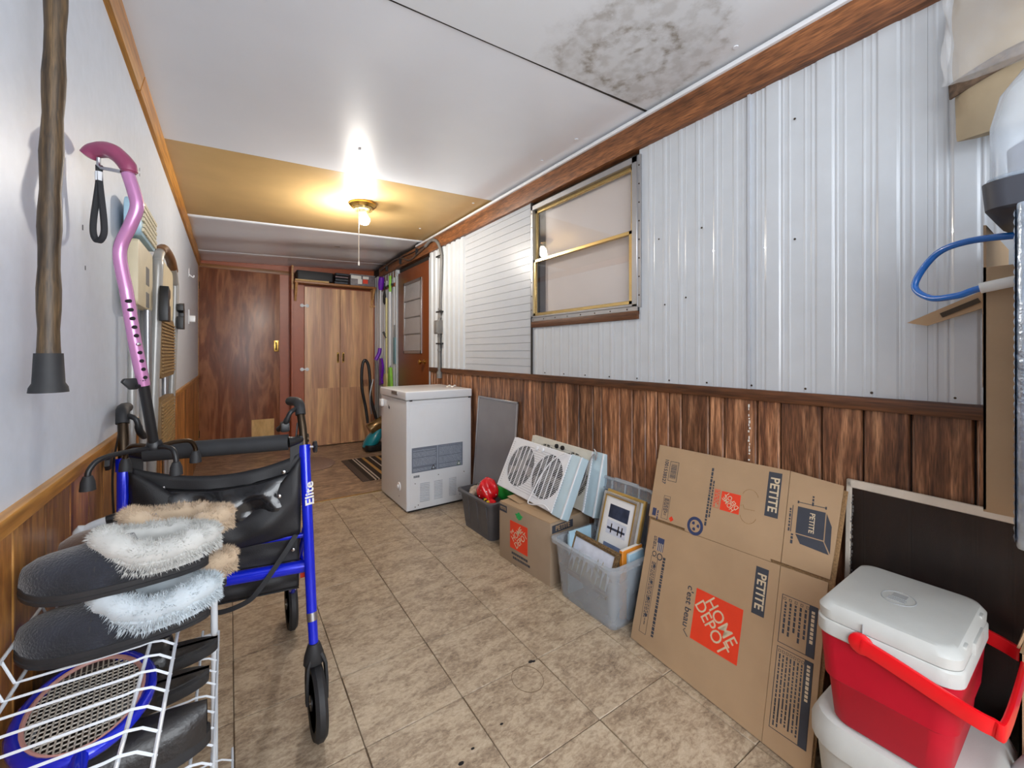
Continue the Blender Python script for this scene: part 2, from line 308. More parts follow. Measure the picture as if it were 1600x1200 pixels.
# ------------------------------------------------------------------ helpers
class MB:
    def __init__(s): s.v = []; s.f = []
    def add(s, vs, fs):
        n = len(s.v); s.v += [tuple(v) for v in vs]; s.f += [tuple(i+n for i in f) for f in fs]; return s
    def box(s, c, d, rot=None):
        vs = []
        for z in (-.5, .5):
            for x, y in ((-.5, -.5), (.5, -.5), (.5, .5), (-.5, .5)):
                p = Vector((x*d[0], y*d[1], z*d[2]))
                if rot is not None: p = rot @ p
                vs.append(p+Vector(c))
        return s.add(vs, [(3, 2, 1, 0), (4, 5, 6, 7), (0, 1, 5, 4), (1, 2, 6, 5), (2, 3, 7, 6), (3, 0, 4, 7)])
    def b2(s, a, b):
        return s.box([(a[i]+b[i])/2 for i in range(3)], [abs(b[i]-a[i]) for i in range(3)])
    def tube(s, pts, r, n=10, closed=False, caps=True):
        P = [Vector(p) for p in pts]; m = len(P); R = r if isinstance(r, (list, tuple)) else [r]*m
        T = []
        for i in range(m):
            if closed: t = P[(i+1) % m]-P[i-1]
            else: t = P[min(i+1, m-1)]-P[max(i-1, 0)]
            T.append(t.normalized())
        u = T[0].orthogonal().normalized(); vs = []
        for i in range(m):
            u = (u-T[i]*u.dot(T[i])); u = u.normalized() if u.length > 1e-6 else T[i].orthogonal().normalized()
            w = T[i].cross(u)
            for k in range(n):
                a = 2*PI*k/n; vs.append(P[i]+(u*math.cos(a)+w*math.sin(a))*R[i])
        fs = []
        for i in range(m if closed else m-1):
            j = (i+1) % m
            for k in range(n):
                k2 = (k+1) % n; fs.append((i*n+k, i*n+k2, j*n+k2, j*n+k))
        if caps and not closed:
            fs.append(tuple(range(n-1, -1, -1))); fs.append(tuple((m-1)*n+k for k in range(n)))
        return s.add(vs, fs)
    def lathe(s, prof, n=24, o=(0, 0, 0), mat=None, sx=1, sy=1, open_=False):
        vs = []; m = len(prof); mat = mat or Matrix.Identity(3)
        for r, z in prof:
            for k in range(n):
                a = 2*PI*k/n; vs.append(mat @ Vector((r*math.cos(a)*sx, r*math.sin(a)*sy, z))+Vector(o))
        fs = [(i*n+k, i*n+(k+1) % n, (i+1)*n+(k+1) % n, (i+1)*n+k) for i in range(m-1) for k in range(n)]
        if prof[0][0] > 1e-6 and not open_: fs.append(tuple(range(n-1, -1, -1)))
        if prof[-1][0] > 1e-6 and not open_: fs.append(tuple((m-1)*n+k for k in range(n)))
        return s.add(vs, fs)
    def prism(s, pts, z0, z1, mat=None, o=(0, 0, 0)):
        """outline pts in local xy, extruded z0..z1, mapped by 3x3 mat"""
        mat = mat or Matrix.Identity(3); n = len(pts)
        vs = [mat @ Vector((x, y, z))+Vector(o) for z in (z0, z1) for x, y in pts]
        return s.add(vs, [tuple(range(n-1, -1, -1)), tuple(range(n, 2*n))]+[(i, (i+1) % n, n+(i+1) % n, n+i) for i in range(n)])
    def loft(s, rings, caps=True, closed=True):
        n = len(rings[0]); vs = [p for r in rings for p in r]; fs = []
        for i in range(len(rings)-1):
            for k in range(n if closed else n-1):
                fs.append((i*n+k, i*n+(k+1) % n, (i+1)*n+(k+1) % n, (i+1)*n+k))
        if caps and closed: fs.append(tuple(range(n-1, -1, -1))); fs.append(tuple((len(rings)-1)*n+k for k in range(n)))
        return s.add(vs, fs)
    def grid(s, fn, nu, nv, thick=0):
        vs = [fn(i/nu, j/nv) for j in range(nv+1) for i in range(nu+1)]
        return s.add(vs, [(j*(nu+1)+i, j*(nu+1)+i+1, (j+1)*(nu+1)+i+1, (j+1)*(nu+1)+i) for j in range(nv) for i in range(nu)])
    def mesh(s, name, m=None, smooth=False, bev=0, seg=2, fix=True):
        bm = bmesh.new(); V = [bm.verts.new(v) for v in s.v]
        for f in s.f:
            try: bm.faces.new([V[i] for i in f])
            except ValueError: pass
        if fix: bmesh.ops.recalc_face_normals(bm, faces=bm.faces[:])
        if bev > 0:
            es = [e for e in bm.edges if len(e.link_faces) == 2 and e.calc_face_angle(0) > 0.6]
            bmesh.ops.bevel(bm, geom=es, offset=bev, segments=seg, affect='EDGES', profile=0.6)
        me = bpy.data.meshes.new(name); bm.to_mesh(me); bm.free()
        if m: me.materials.append(m)
        if smooth or bev > 0:
            me.polygons.foreach_set('use_smooth', [True]*len(me.polygons))
            try: me.set_sharp_from_angle(angle=math.radians(40))
            except Exception: pass
        return me
    def build(s, name, m=None, parent=None, **k):
        return link(name, s.mesh(name, m, **k), parent)
def link(name, me, parent=None, loc=None):
    o = bpy.data.objects.new(name, me); COL.objects.link(o)
    if parent: o.parent = parent
    if loc: o.location = loc
    return o
def tag(o, label=None, cat=None, group=None, kind=None):
    if label: o['label'] = label
    if cat: o['category'] = cat
    if group: o['group'] = group
    if kind: o['kind'] = kind
    return o
def thing(name, label, cat, loc=(0, 0, 0), rot=(0, 0, 0), group=None, mat=None):
    o = bpy.data.objects.new(name, None); COL.objects.link(o); o.empty_display_size = 0.05
    if mat is not None: o.matrix_world = mat
    else: o.location = loc; o.rotation_euler = rot
    return tag(o, label, cat, group)
def struct(o): o['kind'] = 'structure'; return o
def solid(o, t, off=-1):
    md = o.modifiers.new('thick', 'SOLIDIFY'); md.thickness = t; md.offset = off; return o
def text(body, size, loc, rot, m, parent, bold=0.0, name='lettering', shear=0.0, ext=0.0003, xs=1.0, align='CENTER'):
    c = bpy.data.curves.new('txt', 'FONT'); c.body = body; c.size = size; c.extrude = ext; c.offset = bold*size
    c.align_x = align; c.align_y = 'CENTER'; c.shear = shear; c.resolution_u = 3
    t = bpy.data.objects.new('txt', c); me = bpy.data.meshes.new_from_object(t)
    bpy.data.objects.remove(t); bpy.data.curves.remove(c)
    me.materials.clear(); me.materials.append(m)
    if xs != 1.0:
        for v in me.vertices: v.co.x *= xs
    o = link(name, me, parent, loc); o.rotation_euler = rot
    return o
def bez(p0, p1, p2, p3, n=12):
    p0, p1, p2, p3 = map(Vector, (p0, p1, p2, p3)); out = []
    for i in range(n+1):
        t = i/n; out.append(p0*(1-t)**3+p1*3*t*(1-t)**2+p2*3*t*t*(1-t)+p3*t**3)
    return out
def cat(pts, sub=6):
    """smooth curve through the points"""
    P = [Vector(p) for p in pts]; out = []
    for i in range(len(P)-1):
        a = P[max(i-1, 0)]; b = P[i]; c = P[i+1]; d = P[min(i+2, len(P)-1)]
        for k in range(sub):
            t = k/sub
            out.append(0.5*((2*b)+(c-a)*t+(2*a-5*b+4*c-d)*t*t+(3*b-a-3*c+d)*t**3))
    out.append(P[-1]); return out
def frame_mat(O, ex, ey):
    ex = Vector(ex).normalized(); ey = Vector(ey); ey = (ey-ex*ex.dot(ey)).normalized(); ez = ex.cross(ey)
    m = Matrix((ex, ey, ez)).transposed().to_4x4(); m.translation = Vector(O); return m
def rrect(x0, y0, x1, y1, r, n=5):
    o = []
    for cx, cy, a0 in ((x1-r, y1-r, 0), (x0+r, y1-r, 90), (x0+r, y0+r, 180), (x1-r, y0+r, 270)):
        for k in range(n+1):
            a = math.radians(a0+90*k/n); o.append((cx+r*math.cos(a), cy+r*math.sin(a)))
    return o

# ------------------------------------------------------------------ the setting
XL, XR, YB, YF = -0.285, 1.56, 5.60, -1.6
def cz(x): return 2.125+0.0423*(x-XL)
T = 0.309
floor = struct(MB().b2((XL-0.1, YF, -0.06), (XR+0.1, 3.42, -0.004)).build('floor', M['grout']))
xs = [0.010+T*k for k in range(-1, 6)]; ys = [0.905+T*k for k in range(-9, 9)]
tile_cache = {}
for i in range(len(xs)-1):
    for j in range(len(ys)):
        x0, x1 = max(xs[i], XL), min(xs[i+1], XR); y0 = ys[j]; y1 = min(y0+T, 3.42)
        if y1-y0 < 0.02 or y0 < YF-0.1: continue
        g = 0.0013; w, h = x1-x0-2*g, y1-y0-2*g; key = (round(w, 3), round(h, 3))
        if key not in tile_cache:
            tile_cache[key] = MB().box((0, 0, -0.003), (w, h, 0.006)).mesh('tile', M['tile'], bev=0.0015, seg=1)
        link('tile', tile_cache[key], floor, ((x0+x1)/2, (y0+y1)/2, 0))
fb = struct(MB().b2((XL-0.1, 3.42, -0.06), (XR+0.1, YB+0.1, 0.001)).build('floor_back', M['dvin']))
struct(MB().b2((XL, 3.405, 0.0), (XR, 3.43, 0.0025)).build('trim_1', M['goldalu']))
# marks on the tile floor
st = MB()
st.tube([(0.848+0.052*math.cos(a), 1.157+0.060*math.sin(a), 0.0004) for a in [k*PI/24 for k in range(48)]], 0.0011, 4, closed=True)
tag(st.build('floor_ring_mark', plain('ring_mark', (120, 100, 78), 0.7)), 'faint circular ring worn into the floor tiles in mid floor', 'stain', kind='stuff')
sp = MB()
for (u, v, r) in ((0.905, 1.215, .007), (0.915, 1.21, .005), (0.523, 1.02, .006), (0.49, 1.015, .004), (0.462, 1.0, .004), (0.43, 0.995, .003), (0.57, 1.04, .004), (0.68, 1.06, .004), (0.44, .992, .003)):
    sp.lathe([(0.0001, 0.0012), (r*0.7, 0.0009), (r, 0)], 7, (u, v, 0), sx=1.5)
tag(sp.build('floor_specks', M['dark']), 'small dark specks of dirt on the beige floor tiles', 'dirt', kind='stuff')

# left wall
wl = struct(MB().b2((XL-0.08, YF, 0), (XL, YB, 2.2)).build('wall_left', M['seam']))
pys = [YF, -0.5, 0.745, 1.98, 3.22, 4.46, YB]
for a, b in zip(pys[:-1], pys[1:]):
    MB().b2((XL-0.002, a+0.0008, 0.86), (XL+0.004, b-0.0008, 2.12)).build('wall_panel', M['wall_grey'], wl)
y = YF; random.seed(3)
while y < YB-0.02:
    w = random.choice((0.075, 0.1, 0.12, 0.14)); w = min(w, YB-y)
    MB().b2((XL-0.002, -w/2+0.0018, 0.004), (XL+0.006, w/2-0.0018, 0.862)).build('plank', M['plank_l'], wl, bev=0.002, seg=1).location = (0, y+w/2, 0)
    y += w
struct(MB().b2((XL, YF, 0.856), (XL+0.020, YB, 0.884)).build('trim_2', M['oak'], bev=0.003))
for a, b in ((YF, 1.99), (2.0, YB)):
    o = struct(MB().prism([(XL, 2.062), (XL+0.018, 2.066), (XL+0.032, 2.128), (XL, 2.128)], a, b, Matrix(((1, 0, 0), (0, 0, 1), (0, 1, 0)))).build('trim_3' if a == YF else 'trim_4', M['oak']))
# small marks on the wall
mk = MB()
for (yy, zz, d) in ((1.35, 1.41, .012), (1.37, 1.32, .01), (2.08, 1.81, .012), (2.08, 1.79, .010)):
    mk.box((XL+0.0045, yy, zz), (0.001, 0.004, d))
mk.build('scuff_mark', plain('scuff', (90, 90, 96), 0.8), wl)

# back wall with door_1
wb = struct(MB().b2((XL-0.08, YB, 0), (XR+0.08, YB+0.08, 2.24)).build('wall_back', M['redbrown']))
struct(MB().b2((XL, YB-0.012, 2.048), (0.645, YB, 2.092)).build('trim_5', M['oak_x'], bev=0.003))
struct(MB().b2((XL, YB-0.03, 0), (XL+0.010, YB, 2.05)).build('trim_6', M['oak']))
d1 = struct(MB().b2((-0.272, YB-0.02, 0.01), (0.487, YB-0.001, 2.043)).build('door_1', M['door_wood'], bev=0.002))
MB().b2((0.205, YB-0.026, 0.094), (0.428, YB-0.02, 0.361)).build('patch_board', M['tanply'], d1)
h = MB().b2((0.425, YB-0.027, 1.14), (0.475, YB-0.02, 1.27)).build('handle_plate', M['brass'], d1, bev=0.002)
MB().tube(cat([(0.447, YB-0.03, 1.16), (0.447, YB-0.055, 1.18), (0.447, YB-0.055, 1.23), (0.447, YB-0.03, 1.25)]), 0.006, 8).build('pull', M['bronze'], h, smooth=True)
for zz in (0.25, 1.85): MB().tube([(-0.272, YB-0.024, zz-0.04), (-0.272, YB-0.024, zz+0.04)], 0.005, 8).build('hinge', M['bronze'], d1)

# right wall
wr = struct(MB().b2((XR+0.10, YF, 0), (XR+0.18, YB, 2.3)).build('wall_right', M['seam']))
WY0, WY1, WZ0, WZ1 = 1.262, 2.076, 1.337, 2.03
D2A, D2B = 3.677, 4.577
bk = MB()
bk.b2((XR+0.022, YF, 0), (XR+0.10, WY0, 2.25)); bk.b2((XR+0.022, WY0, 0), (XR+0.10, WY1, WZ0)); bk.b2((XR+0.022, WY0, WZ1), (XR+0.10, WY1, 2.25))
bk.b2((XR+0.022, WY1, 0), (XR+0.10, D2A, 2.25)); bk.b2((XR+0.022, D2A, 2.02), (XR+0.10, D2B, 2.25)); bk.b2((XR+0.022, D2B, 0), (XR+0.10, YB, 2.25))
bk.build('stud_backing', M['seam'], wr)
def siding(y0, y1, z0, z1, prof, name='siding_sheet'):
    """vertical ribbed metal sheet facing -x; prof(y) gives depth"""
    n = max(2, int((y1-y0)/0.0025)); mb = MB(); pts = []
    last = None
    for i in range(n+1):
        yy = y0+(y1-y0)*i/n; d = prof(yy)
        pts.append((yy, d))
    keep = [pts[0]]
    for i in range(1, n):
        if abs((pts[i][1]-pts[i-1][1])-(pts[i+1][1]-pts[i][1])) > 1e-5: keep.append(pts[i])
    keep.append(pts[-1])
    vs = []; fs = []
    for k, (yy, d) in enumerate(keep):
        vs += [(XR-d, yy, z0), (XR-d, yy, z1), (XR+0.024, yy, z0), (XR+0.024, yy, z1)]
        if k: a = 4*(k-1); b = 4*k; fs += [(a, b, b+1, a+1), (a+2, a+3, b+3, b+2), (a, a+2, b+2, b), (a+1, b+1, b+3, a+3)]
    m = 4*(len(keep)-1); fs += [(0, 1, 3, 2), (m, m+2, m+3, m+1)]
    mb.add(vs, fs); return mb.build(name, M['siding'], wr)
def trap(t, w, s, h):  # trapezoid bump of half width w, slope s, height h at offset t
    t = abs(t); return h if t < w else (h*(1-(t-w)/s) if t < w+s else 0.0)
def prof_main(yy):
    p = (yy-0.766) % 0.1525; d = 0.0
    d += trap(p-0.076, 0.020, 0.006, 0.0038)
    for q in (0.024, 0.044, 0.110, 0.130): d += trap(p-q, 0.0015, 0.003, 0.0013)
    return d
def prof_deep(yy):
    p = (yy-2.958) % 0.09; return trap(p-0.045, 0.020, 0.010, 0.014)
def prof_fine(yy):
    p = (yy-2.0) % 0.0762; return trap(p-0.038, 0.006, 0.004, 0.0018)+trap(p-0.012, 0.001, 0.003, 0.0009)
siding(YF, 0.3015, 0.985, 2.075, prof_main); siding(0.302, 0.764, 0.985, 2.075, prof_main); siding(0.768, WY0-0.004, 0.985, 2.075, prof_fine)
siding(WY0-0.004, WY1, 0.985, 1.30, prof_fine)
siding(2.958, D2A-0.012, 0.985, 2.09, prof_deep); siding(D2B+0.012, YB-0.15, 0.0, 2.09, prof_deep)
MB().b2((XR-0.009, 0.762, 0.985), (XR, 0.771, 2.075)).build('seam_strip', M['lap'], wr)
zz = 0.988; k = 0
slat = MB().prism([(0.0, 0.0), (-0.0085, 0.0012), (-0.0062, 0.0495), (0.0, 0.0495)], 2.079, 2.955, Matrix(((1, 0, 0), (0, 0, 1), (0, 1, 0)))).mesh('siding_slat', M['lap'])
while zz < 2.06:
    link('siding_slat', slat, wr, (XR+0.002, 0, zz)); zz += 0.0495
MB().b2((XR-0.012, 2.072, 0.985), (XR+0.005, 2.079, 2.07)).build('edge_strip', M['seam'], wr)
# screws
sc = MB().lathe([(0.0001, 0.003), (0.0028, 0.0022), (0.0038, 0)], 8, mat=Matrix(((0, 0, -1), (0, 1, 0), (1, 0, 0)))).mesh('screw', M['bronze'])
for yy in [0.25+0.17*k for k in range(11)]: link('screw', sc, wr, (XR-0.002, yy, 1.004))
for (yy, zz) in ((0.62, 1.5), (0.62, 1.9), (0.95, 1.62), (1.15, 1.62), (1.02, 1.35), (1.12, 1.33)): link('screw', sc, wr, (XR-0.004, yy, zz))
# wainscot planks
random.seed(11); y = YF
while y < D2A-0.02:
    w = random.choice((0.06, 0.075, 0.09, 0.105, 0.12)); w = min(w, D2A-0.01-y)
    MB().b2((XR-0.004, -w/2+0.002, 0.004), (XR+0.012, w/2-0.002, 0.962)).build('plank', M['plank_r'], wr, bev=0.0045, seg=1).location = (0, y+w/2, 0)
    y += w
MB().b2((XR+0.010, YF, 0), (XR+0.024, D2A, 0.97)).build('groove_backing', M['seam'], wr)
rr_ = struct(MB().b2((XR-0.016, YF, 0.952), (XR+0.012, D2A-0.01, 0.991)).build('trim_7', M['rail_r'], bev=0.003))
# dribble of white caulk on the wainscot seam
cm = MB(); random.seed(5)
for k in range(26):
    z = 0.93-k*0.0115
    if random.random() < 0.75: cm.box((XR-0.0055, 0.766+random.uniform(-.002, .002), z), (0.003, random.uniform(.002, .005), random.uniform(.005, .012)))
cm.build('caulk', M['paper'], wr)
# beam and white strip
struct(MB().b2((XR-0.030, YF, 2.055), (XR+0.03, 5.20, 2.17)).build('trim_8', M['beam'], bev=0.003))
struct(MB().b2((XR-0.042, YF, 2.168), (XR-0.008, 3.95, 2.186)).build('trim_9', M['white'], bev=0.004))
# ceiling
ce = struct(MB().prism([(XL-0.1, cz(XL-0.1)+0.010), (XR+0.2, cz(XR+0.2)+0.010), (XR+0.2, 2.35), (XL-0.1, 2.35)], YF, YB+0.1, Matrix(((1, 0, 0), (0, 0, 1), (0, 1, 0)))).build('ceiling', M['seam']))
MB().prism([(XL, cz(XL)-0.0035), (XR, cz(XR)-0.0035), (XR, cz(XR)+0.01), (XL, cz(XL)+0.01)], 1.197, 1.208, Matrix(((1, 0, 0), (0, 0, 1), (0, 1, 0)))).build('seam_gap', M['seam'], ce)
cys = [(YF, -0.10, 'stained'), (-0.097, 1.198, 'stained'), (1.207, 2.522, 'ceil'), (2.524, 3.792, 'ceil_tan'), (3.795, 5.05, 'ceil'), (5.052, YB, 'ceil')]
for a, b, mm in cys:
    def fn(u, v, a=a, b=b, mm=mm):
        x = XL-0.05+u*(XR-XL+0.1); y = a+v*(b-a); z = cz(x)
        if a < 0 and b > 1: z += -0.006*math.sin(PI*min(1, max(0, u)))**2*v**6
        if a > 3.79 : z += -0.010*math.sin(y*9+x*1.5)*math.sin(PI*v)
        return (x, y, z)
    o = MB().grid(fn, 16, 16).build('ceiling_panel', M[mm], ce, smooth=(a > 3.79)); solid(o, 0.004, 0)
MB().b2((0.85, 4.35, cz(0.87)-0.006), (0.90, 4.37, cz(0.87)-0.002)).build('ceiling_staple', M['pvc'], ce)
for (x, y) in ((1.44, 2.62), (1.44, 1.83), (1.44, 1.55), (1.47, 0.77), (0.55, 2.2), (1.35, 3.4)):
    MB().lathe([(0.009, -0.003), (0.009, 0)], 8, (x, y, cz(x)-0.004)).build('ceiling_nail', M['ceil'], ce)
# front wall behind the camera: a low wall under a broad glazed opening
wf = MB(); wf.b2((XL-0.08, YF-0.08, 0), (XR+0.18, YF, 0.55)); wf.b2((XL-0.08, YF-0.08, 2.12), (XR+0.18, YF, 2.35))
wf.b2((XL-0.08, YF-0.08, 0.55), (XL+0.10, YF, 2.12)); wf.b2((XR-0.10, YF-0.08, 0.55), (XR+0.18, YF, 2.12))
struct(wf.build('wall_front', M['wall_grey']))

# unseen windows added behind the camera as dressing for the side fill lamps
for nm, x, y0, y1, sx in (('added_window_2', XL, -1.32, -0.38, 1), ('added_window_3', XR-0.006, -1.47, -0.97, -1)):
    f = MB(); z0, z1, t_ = 0.98, 1.92, 0.04
    for (a, b, c, d) in ((y0, y0+t_, z0, z1), (y1-t_, y1, z0, z1), (y0, y1, z0, z0+t_), (y0, y1, z1-t_, z1)): f.b2((min(x, x+sx*0.008), a, c), (max(x, x+sx*0.008), b, d))
    wo = struct(f.build(nm, M['lap']))
    MB().b2((min(x, x+sx*0.005), y0+t_, z0+t_), (max(x, x+sx*0.005), y1-t_, z1-t_)).build('pane', M['shade'], wo)
# window_1
w1 = struct(thing('window_1', None, None)); w1.pop('label', None)
fr = MB()
fr.b2((XR-0.014, WY0, WZ0), (XR+0.03, WY0+0.030, WZ1)); fr.b2((XR-0.014, WY1-0.020, WZ0), (XR+0.03, WY1, WZ1))
fr.b2((XR-0.014, WY0, WZ1-0.030), (XR+0.03, WY1, WZ1)); fr.b2((XR-0.014, WY0, WZ0), (XR+0.03, WY1, WZ0+0.012))
fr.build('window_frame', M['alu'], w1, bev=0.002, seg=1)
fl = MB(); fl.b2((XR-0.009, WY0-0.018, WZ0-0.005), (XR-0.001, WY0+0.002, WZ1)); fl.b2((XR-0.010, WY0, WZ0-0.020), (XR-0.001, WY1, WZ0+0.002))
fl.build('flange', M['alu'], w1)
for (a, b, nm, xo) in ((WZ0+0.012, 1.695, 'sash', -0.006), (1.680, WZ1-0.030, 'sash', 0.008)):
    s = MB(); t = 0.018
    s.b2((XR+xo, WY0+0.03, a), (XR+xo+0.016, WY0+0.03+t*1.3, b)); s.b2((XR+xo, WY1-0.02-t, a), (XR+xo+0.016, WY1-0.02, b))
    s.b2((XR+xo, WY0+0.03, a), (XR+xo+0.016, WY1-0.02, a+t)); s.b2((XR+xo, WY0+0.03, b-t), (XR+xo+0.016, WY1-0.02, b))
    so = s.build(nm, M['goldalu'], w1, bev=0.002, seg=1)
    MB().b2((XR+xo+0.006, WY0+0.045, a+0.01), (XR+xo+0.009, WY1-0.035, b-0.01)).build('pane', M['glasspane'], so)
MB().b2((XR+0.045, WY0+0.005, WZ0+0.01), (XR+0.049, WY1-0.075, WZ1-0.03)).build('shade', M['shade'], w1)
MB().b2((XR+0.060, WY0-0.0, WZ0-0.0), (XR+0.064, WY1+0.0, WZ1)).build('outer_panel', M['jal'], w1)
for yy in [WY0+0.06+k*0.105 for k in range(8)]: link('screw', sc, w1, (XR-0.010, yy, WZ0-0.011))
for zz in [WZ0+0.05+k*0.085 for k in range(8)]: link('screw', sc, w1, (XR-0.009, WY0-0.009, zz)); link('screw', sc, w1, (XR-0.014, WY1-0.010, zz))
struct(MB().b2((XR-0.012, WY0-0.002, 1.278), (XR+0.004, WY1, 1.316)).build('trim_10', M['rail_r'], bev=0.002))

# door_2 on the right wall with a louvred window
d2 = struct(MB().b2((XR-0.004, D2A+0.012, 0.02), (XR+0.022, D2B-0.012, 2.004)).build('door_2', M['door_brown'], bev=0.002))
fr = MB(); a, b, c, d = 3.865, 4.370, 1.118, 1.868; t = 0.028
fr.b2((XR-0.014, a, c), (XR-0.003, a+t, d)); fr.b2((XR-0.014, b-t, c), (XR-0.003, b, d)); fr.b2((XR-0.014, a, c), (XR-0.003, b, c+t)); fr.b2((XR-0.014, a, d-t), (XR-0.003, b, d))
fr.build('louvre_frame', M['alu'], d2, bev=0.002, seg=1)
for k in range(4):
    z0 = c+t+k*(d-c-2*t)/4; z1 = z0+(d-c-2*t)/4
    MB().box((XR-0.007, (a+b)/2, (z0+z1)/2), (0.004, b-a-2*t, z1-z0-0.004), Matrix.Rotation(0.035, 3, 'Y')).build('louvre_pane', M['jal'], d2)
    if k: MB().b2((XR-0.013, a+t, z0-0.005), (XR-0.004, b-t, z0+0.005)).build('louvre_rail', M['pvc'], d2)
kn = MB().lathe([(0.024, 0), (0.024, 0.006), (0.009, 0.010), (0.009, 0.03), (0.022, 0.04), (0.024, 0.055), (0.016, 0.064), (0.0001, 0.066)], 16, (XR-0.004, 3.80, 1.037), Matrix(((0, 0, -1), (0, 1, 0), (1, 0, 0))))
kn.build('door_knob', M['brass'], d2, smooth=True)
jm = MB(); jm.b2((XR-0.008, D2A-0.012, 0.0), (XR+0.022, D2A+0.010, 2.02)); jm.b2((XR-0.008, D2B-0.008, 0.0), (XR+0.022, D2B+0.012, 2.02))
struct(jm.build('trim_11', M['lap']))
struct(MB().b2((XR-0.012, 4.60, 1.985), (XR+0.01, 5.10, 2.05)).build('trim_12', M['beam']))

# ------------------------------------------------------------------ closet on the back wall
cl = thing('closet', 'pale streaky wood veneer double-door closet at the far end of the room', 'closet', (0, 5.45, 0))
b = MB(); b.b2((0.590, -0.02, 0), (0.610, 0.15, 2.145)); b.b2((0.610, 0, 0), (0.728, 0.15, 1.93)); b.b2((1.525, 0, 0), (XR+0.02, 0.15, 1.93)); b.b2((0.61, 0.03, 0), (XR, 0.15, 1.93))
b.build('carcass', M['redbrown'], cl, bev=0.002, seg=1)
MB().b2((0.592, -0.03, 1.86), (0.612, -0.02, 2.14)).build('side_board', M['oak'], cl)
for i, (a, c) in enumerate(((0.728, 1.124), (1.128, 1.528))):
    d = MB().b2((a, -0.022, 0.012), (c, 0.0, 1.905)).build('door', M['closet'], cl, bev=0.002, seg=1)
    MB().b2((a+0.07 if not i else a+0.002, -0.024, 0.03), (c-0.002 if not i else c-0.03, -0.0215, 0.70)).build('lower_panel', M['closet'], d)
    hx = 1.098 if i == 0 else 1.160
    MB().tube(cat([(hx, -0.022, 1.02), (hx, -0.045, 1.03), (hx, -0.045, 1.105), (hx, -0.022, 1.115)]), 0.005, 8).build('handle', M['bronze'], d, smooth=True)
    MB().b2((hx-0.012, -0.025, 1.005), (hx+0.012, -0.022, 1.13)).build('handle_plate', M['brass'], d, bev=0.002, seg=1)
for x, zs in ((0.728, (0.93, 1.68)), (1.528, (1.72,))):
    for z in zs:
        k = MB()
        for dx in (-0.028, 0.028): k.lathe([(0.021, 0), (0.021, 0.006), (0.0001, 0.010)], 10, (x+dx, -0.022, z), Matrix(((1, 0, 0), (0, 0, -1), (0, 1, 0))))
        k.b2((x-0.028, -0.027, z-0.008), (x+0.028, -0.022, z+0.008))
        k.build('hinge', M['whitepl'] if x < 1 else M['pine'], cl, bev=0.0)
sh = MB().b2((0.612, -0.16, 1.928), (XR-0.035, 0.14, 1.950)).build('shelf_board', M['oak_x'], cl, bev=0.002)
for x in (0.632, 1.505):
    MB().prism([(-0.15, 1.928), (0, 1.928), (0, 1.73), (-0.02, 1.73)], x-0.012, x+0.012, Matrix(((0, 0, 1), (1, 0, 0), (0, 1, 0)))).build('bracket', M['pine'], cl)
# things on the closet shelf (board top z 1.950)
t = thing('board_case', 'long black case lying at the left end of the closet shelf', 'case', (0.83, 5.41, 1.951))
MB().prism(rrect(-0.195, -0.09, 0.195, 0.09, 0.02), 0.018, 0.125).build('body', M['nylon'], t, bev=0.004)
MB().b2((-0.215, -0.12, 0), (0.14, 0.09, 0.017)).build('base_board', M['tanply'], t)
for k in range(4):
    t = thing('disc_case', ('bottom', 'second', 'third', 'topmost')[k]+' dark flat disc case of the stack of four on the closet shelf', 'disc case', (1.115+0.004*(k % 2), 5.37, 1.951+0.034*k), (0, 0, 0.03*(k-1)), 'stack of dark disc cases on the closet shelf')
    MB().b2((-0.075, -0.065, 0.003), (0.075, 0.065, 0.030)).build('case', M['black'], t, bev=0.002, seg=1)
    MB().b2((-0.073, -0.067, 0.010), (0.073, -0.064, 0.024)).build('spine_label', M['ink'] if k != 2 else plain('spine_mauve', (120, 96, 100), 0.5), t)
t = thing('plastic_box', 'clear plastic box with white and orange labels on the right of the closet shelf', 'box', (1.36, 5.37, 1.951))
MB().b2((-0.145, -0.08, 0), (0.145, 0.08, 0.125)).build('body', plain('box_fill', (112, 104, 108), 0.4, var=0.4, nscale=20), t, bev=0.004)
MB().b2((-0.150, -0.085, 0.125), (0.150, 0.085, 0.137)).build('lid', M['milky'], t, bev=0.003)
for (x0, x1, z0, z1, mm) in ((-0.14, -0.02, 0.08, 0.12, 'paper'), (0.0, 0.06, 0.03, 0.08, 'orange'), (-0.06, -0.01, 0.02, 0.08, 'paper'), (0.0, 0.07, 0.085, 0.118, 'paper')):
    MB().b2((x0, -0.082, z0), (x1, -0.0795, z1)).build('label', M[mm], t)

# ------------------------------------------------------------------ ceiling lamp
lp = thing('ceiling_lamp', 'bare bulb ceiling lamp with brass base and pull cord on the tan ceiling panel', 'lamp', (LAMP[0], LAMP[1], cz(LAMP[0])-0.004))
MB().lathe([(0.092, 0), (0.092, -0.012), (0.076, -0.028), (0.0001, -0.030)], 32).build('base_plate', M['brass'], lp, smooth=True)
MB().lathe([(0.068, -0.03), (0.062, -0.046), (0.030, -0.052), (0.0001, -0.053)], 28).build('ring', M['goldalu'], lp, smooth=True)
MB().lathe([(0.026, -0.05), (0.026, -0.068), (0.0001, -0.07)], 20).build('socket', M['whitepl'], lp, smooth=True)
MB().lathe([(0.016, -0.068), (0.022, -0.080), (0.036, -0.10), (0.038, -0.115), (0.028, -0.138), (0.0001, -0.148)], 24, (0.01, 0, 0)).build('bulb', M['bulb'], lp, smooth=True)
MB().tube([(-0.035, -0.03, -0.045), (-0.035, -0.03, -0.42)], 0.0022, 6).build('pull_cord', M['paper'], lp)
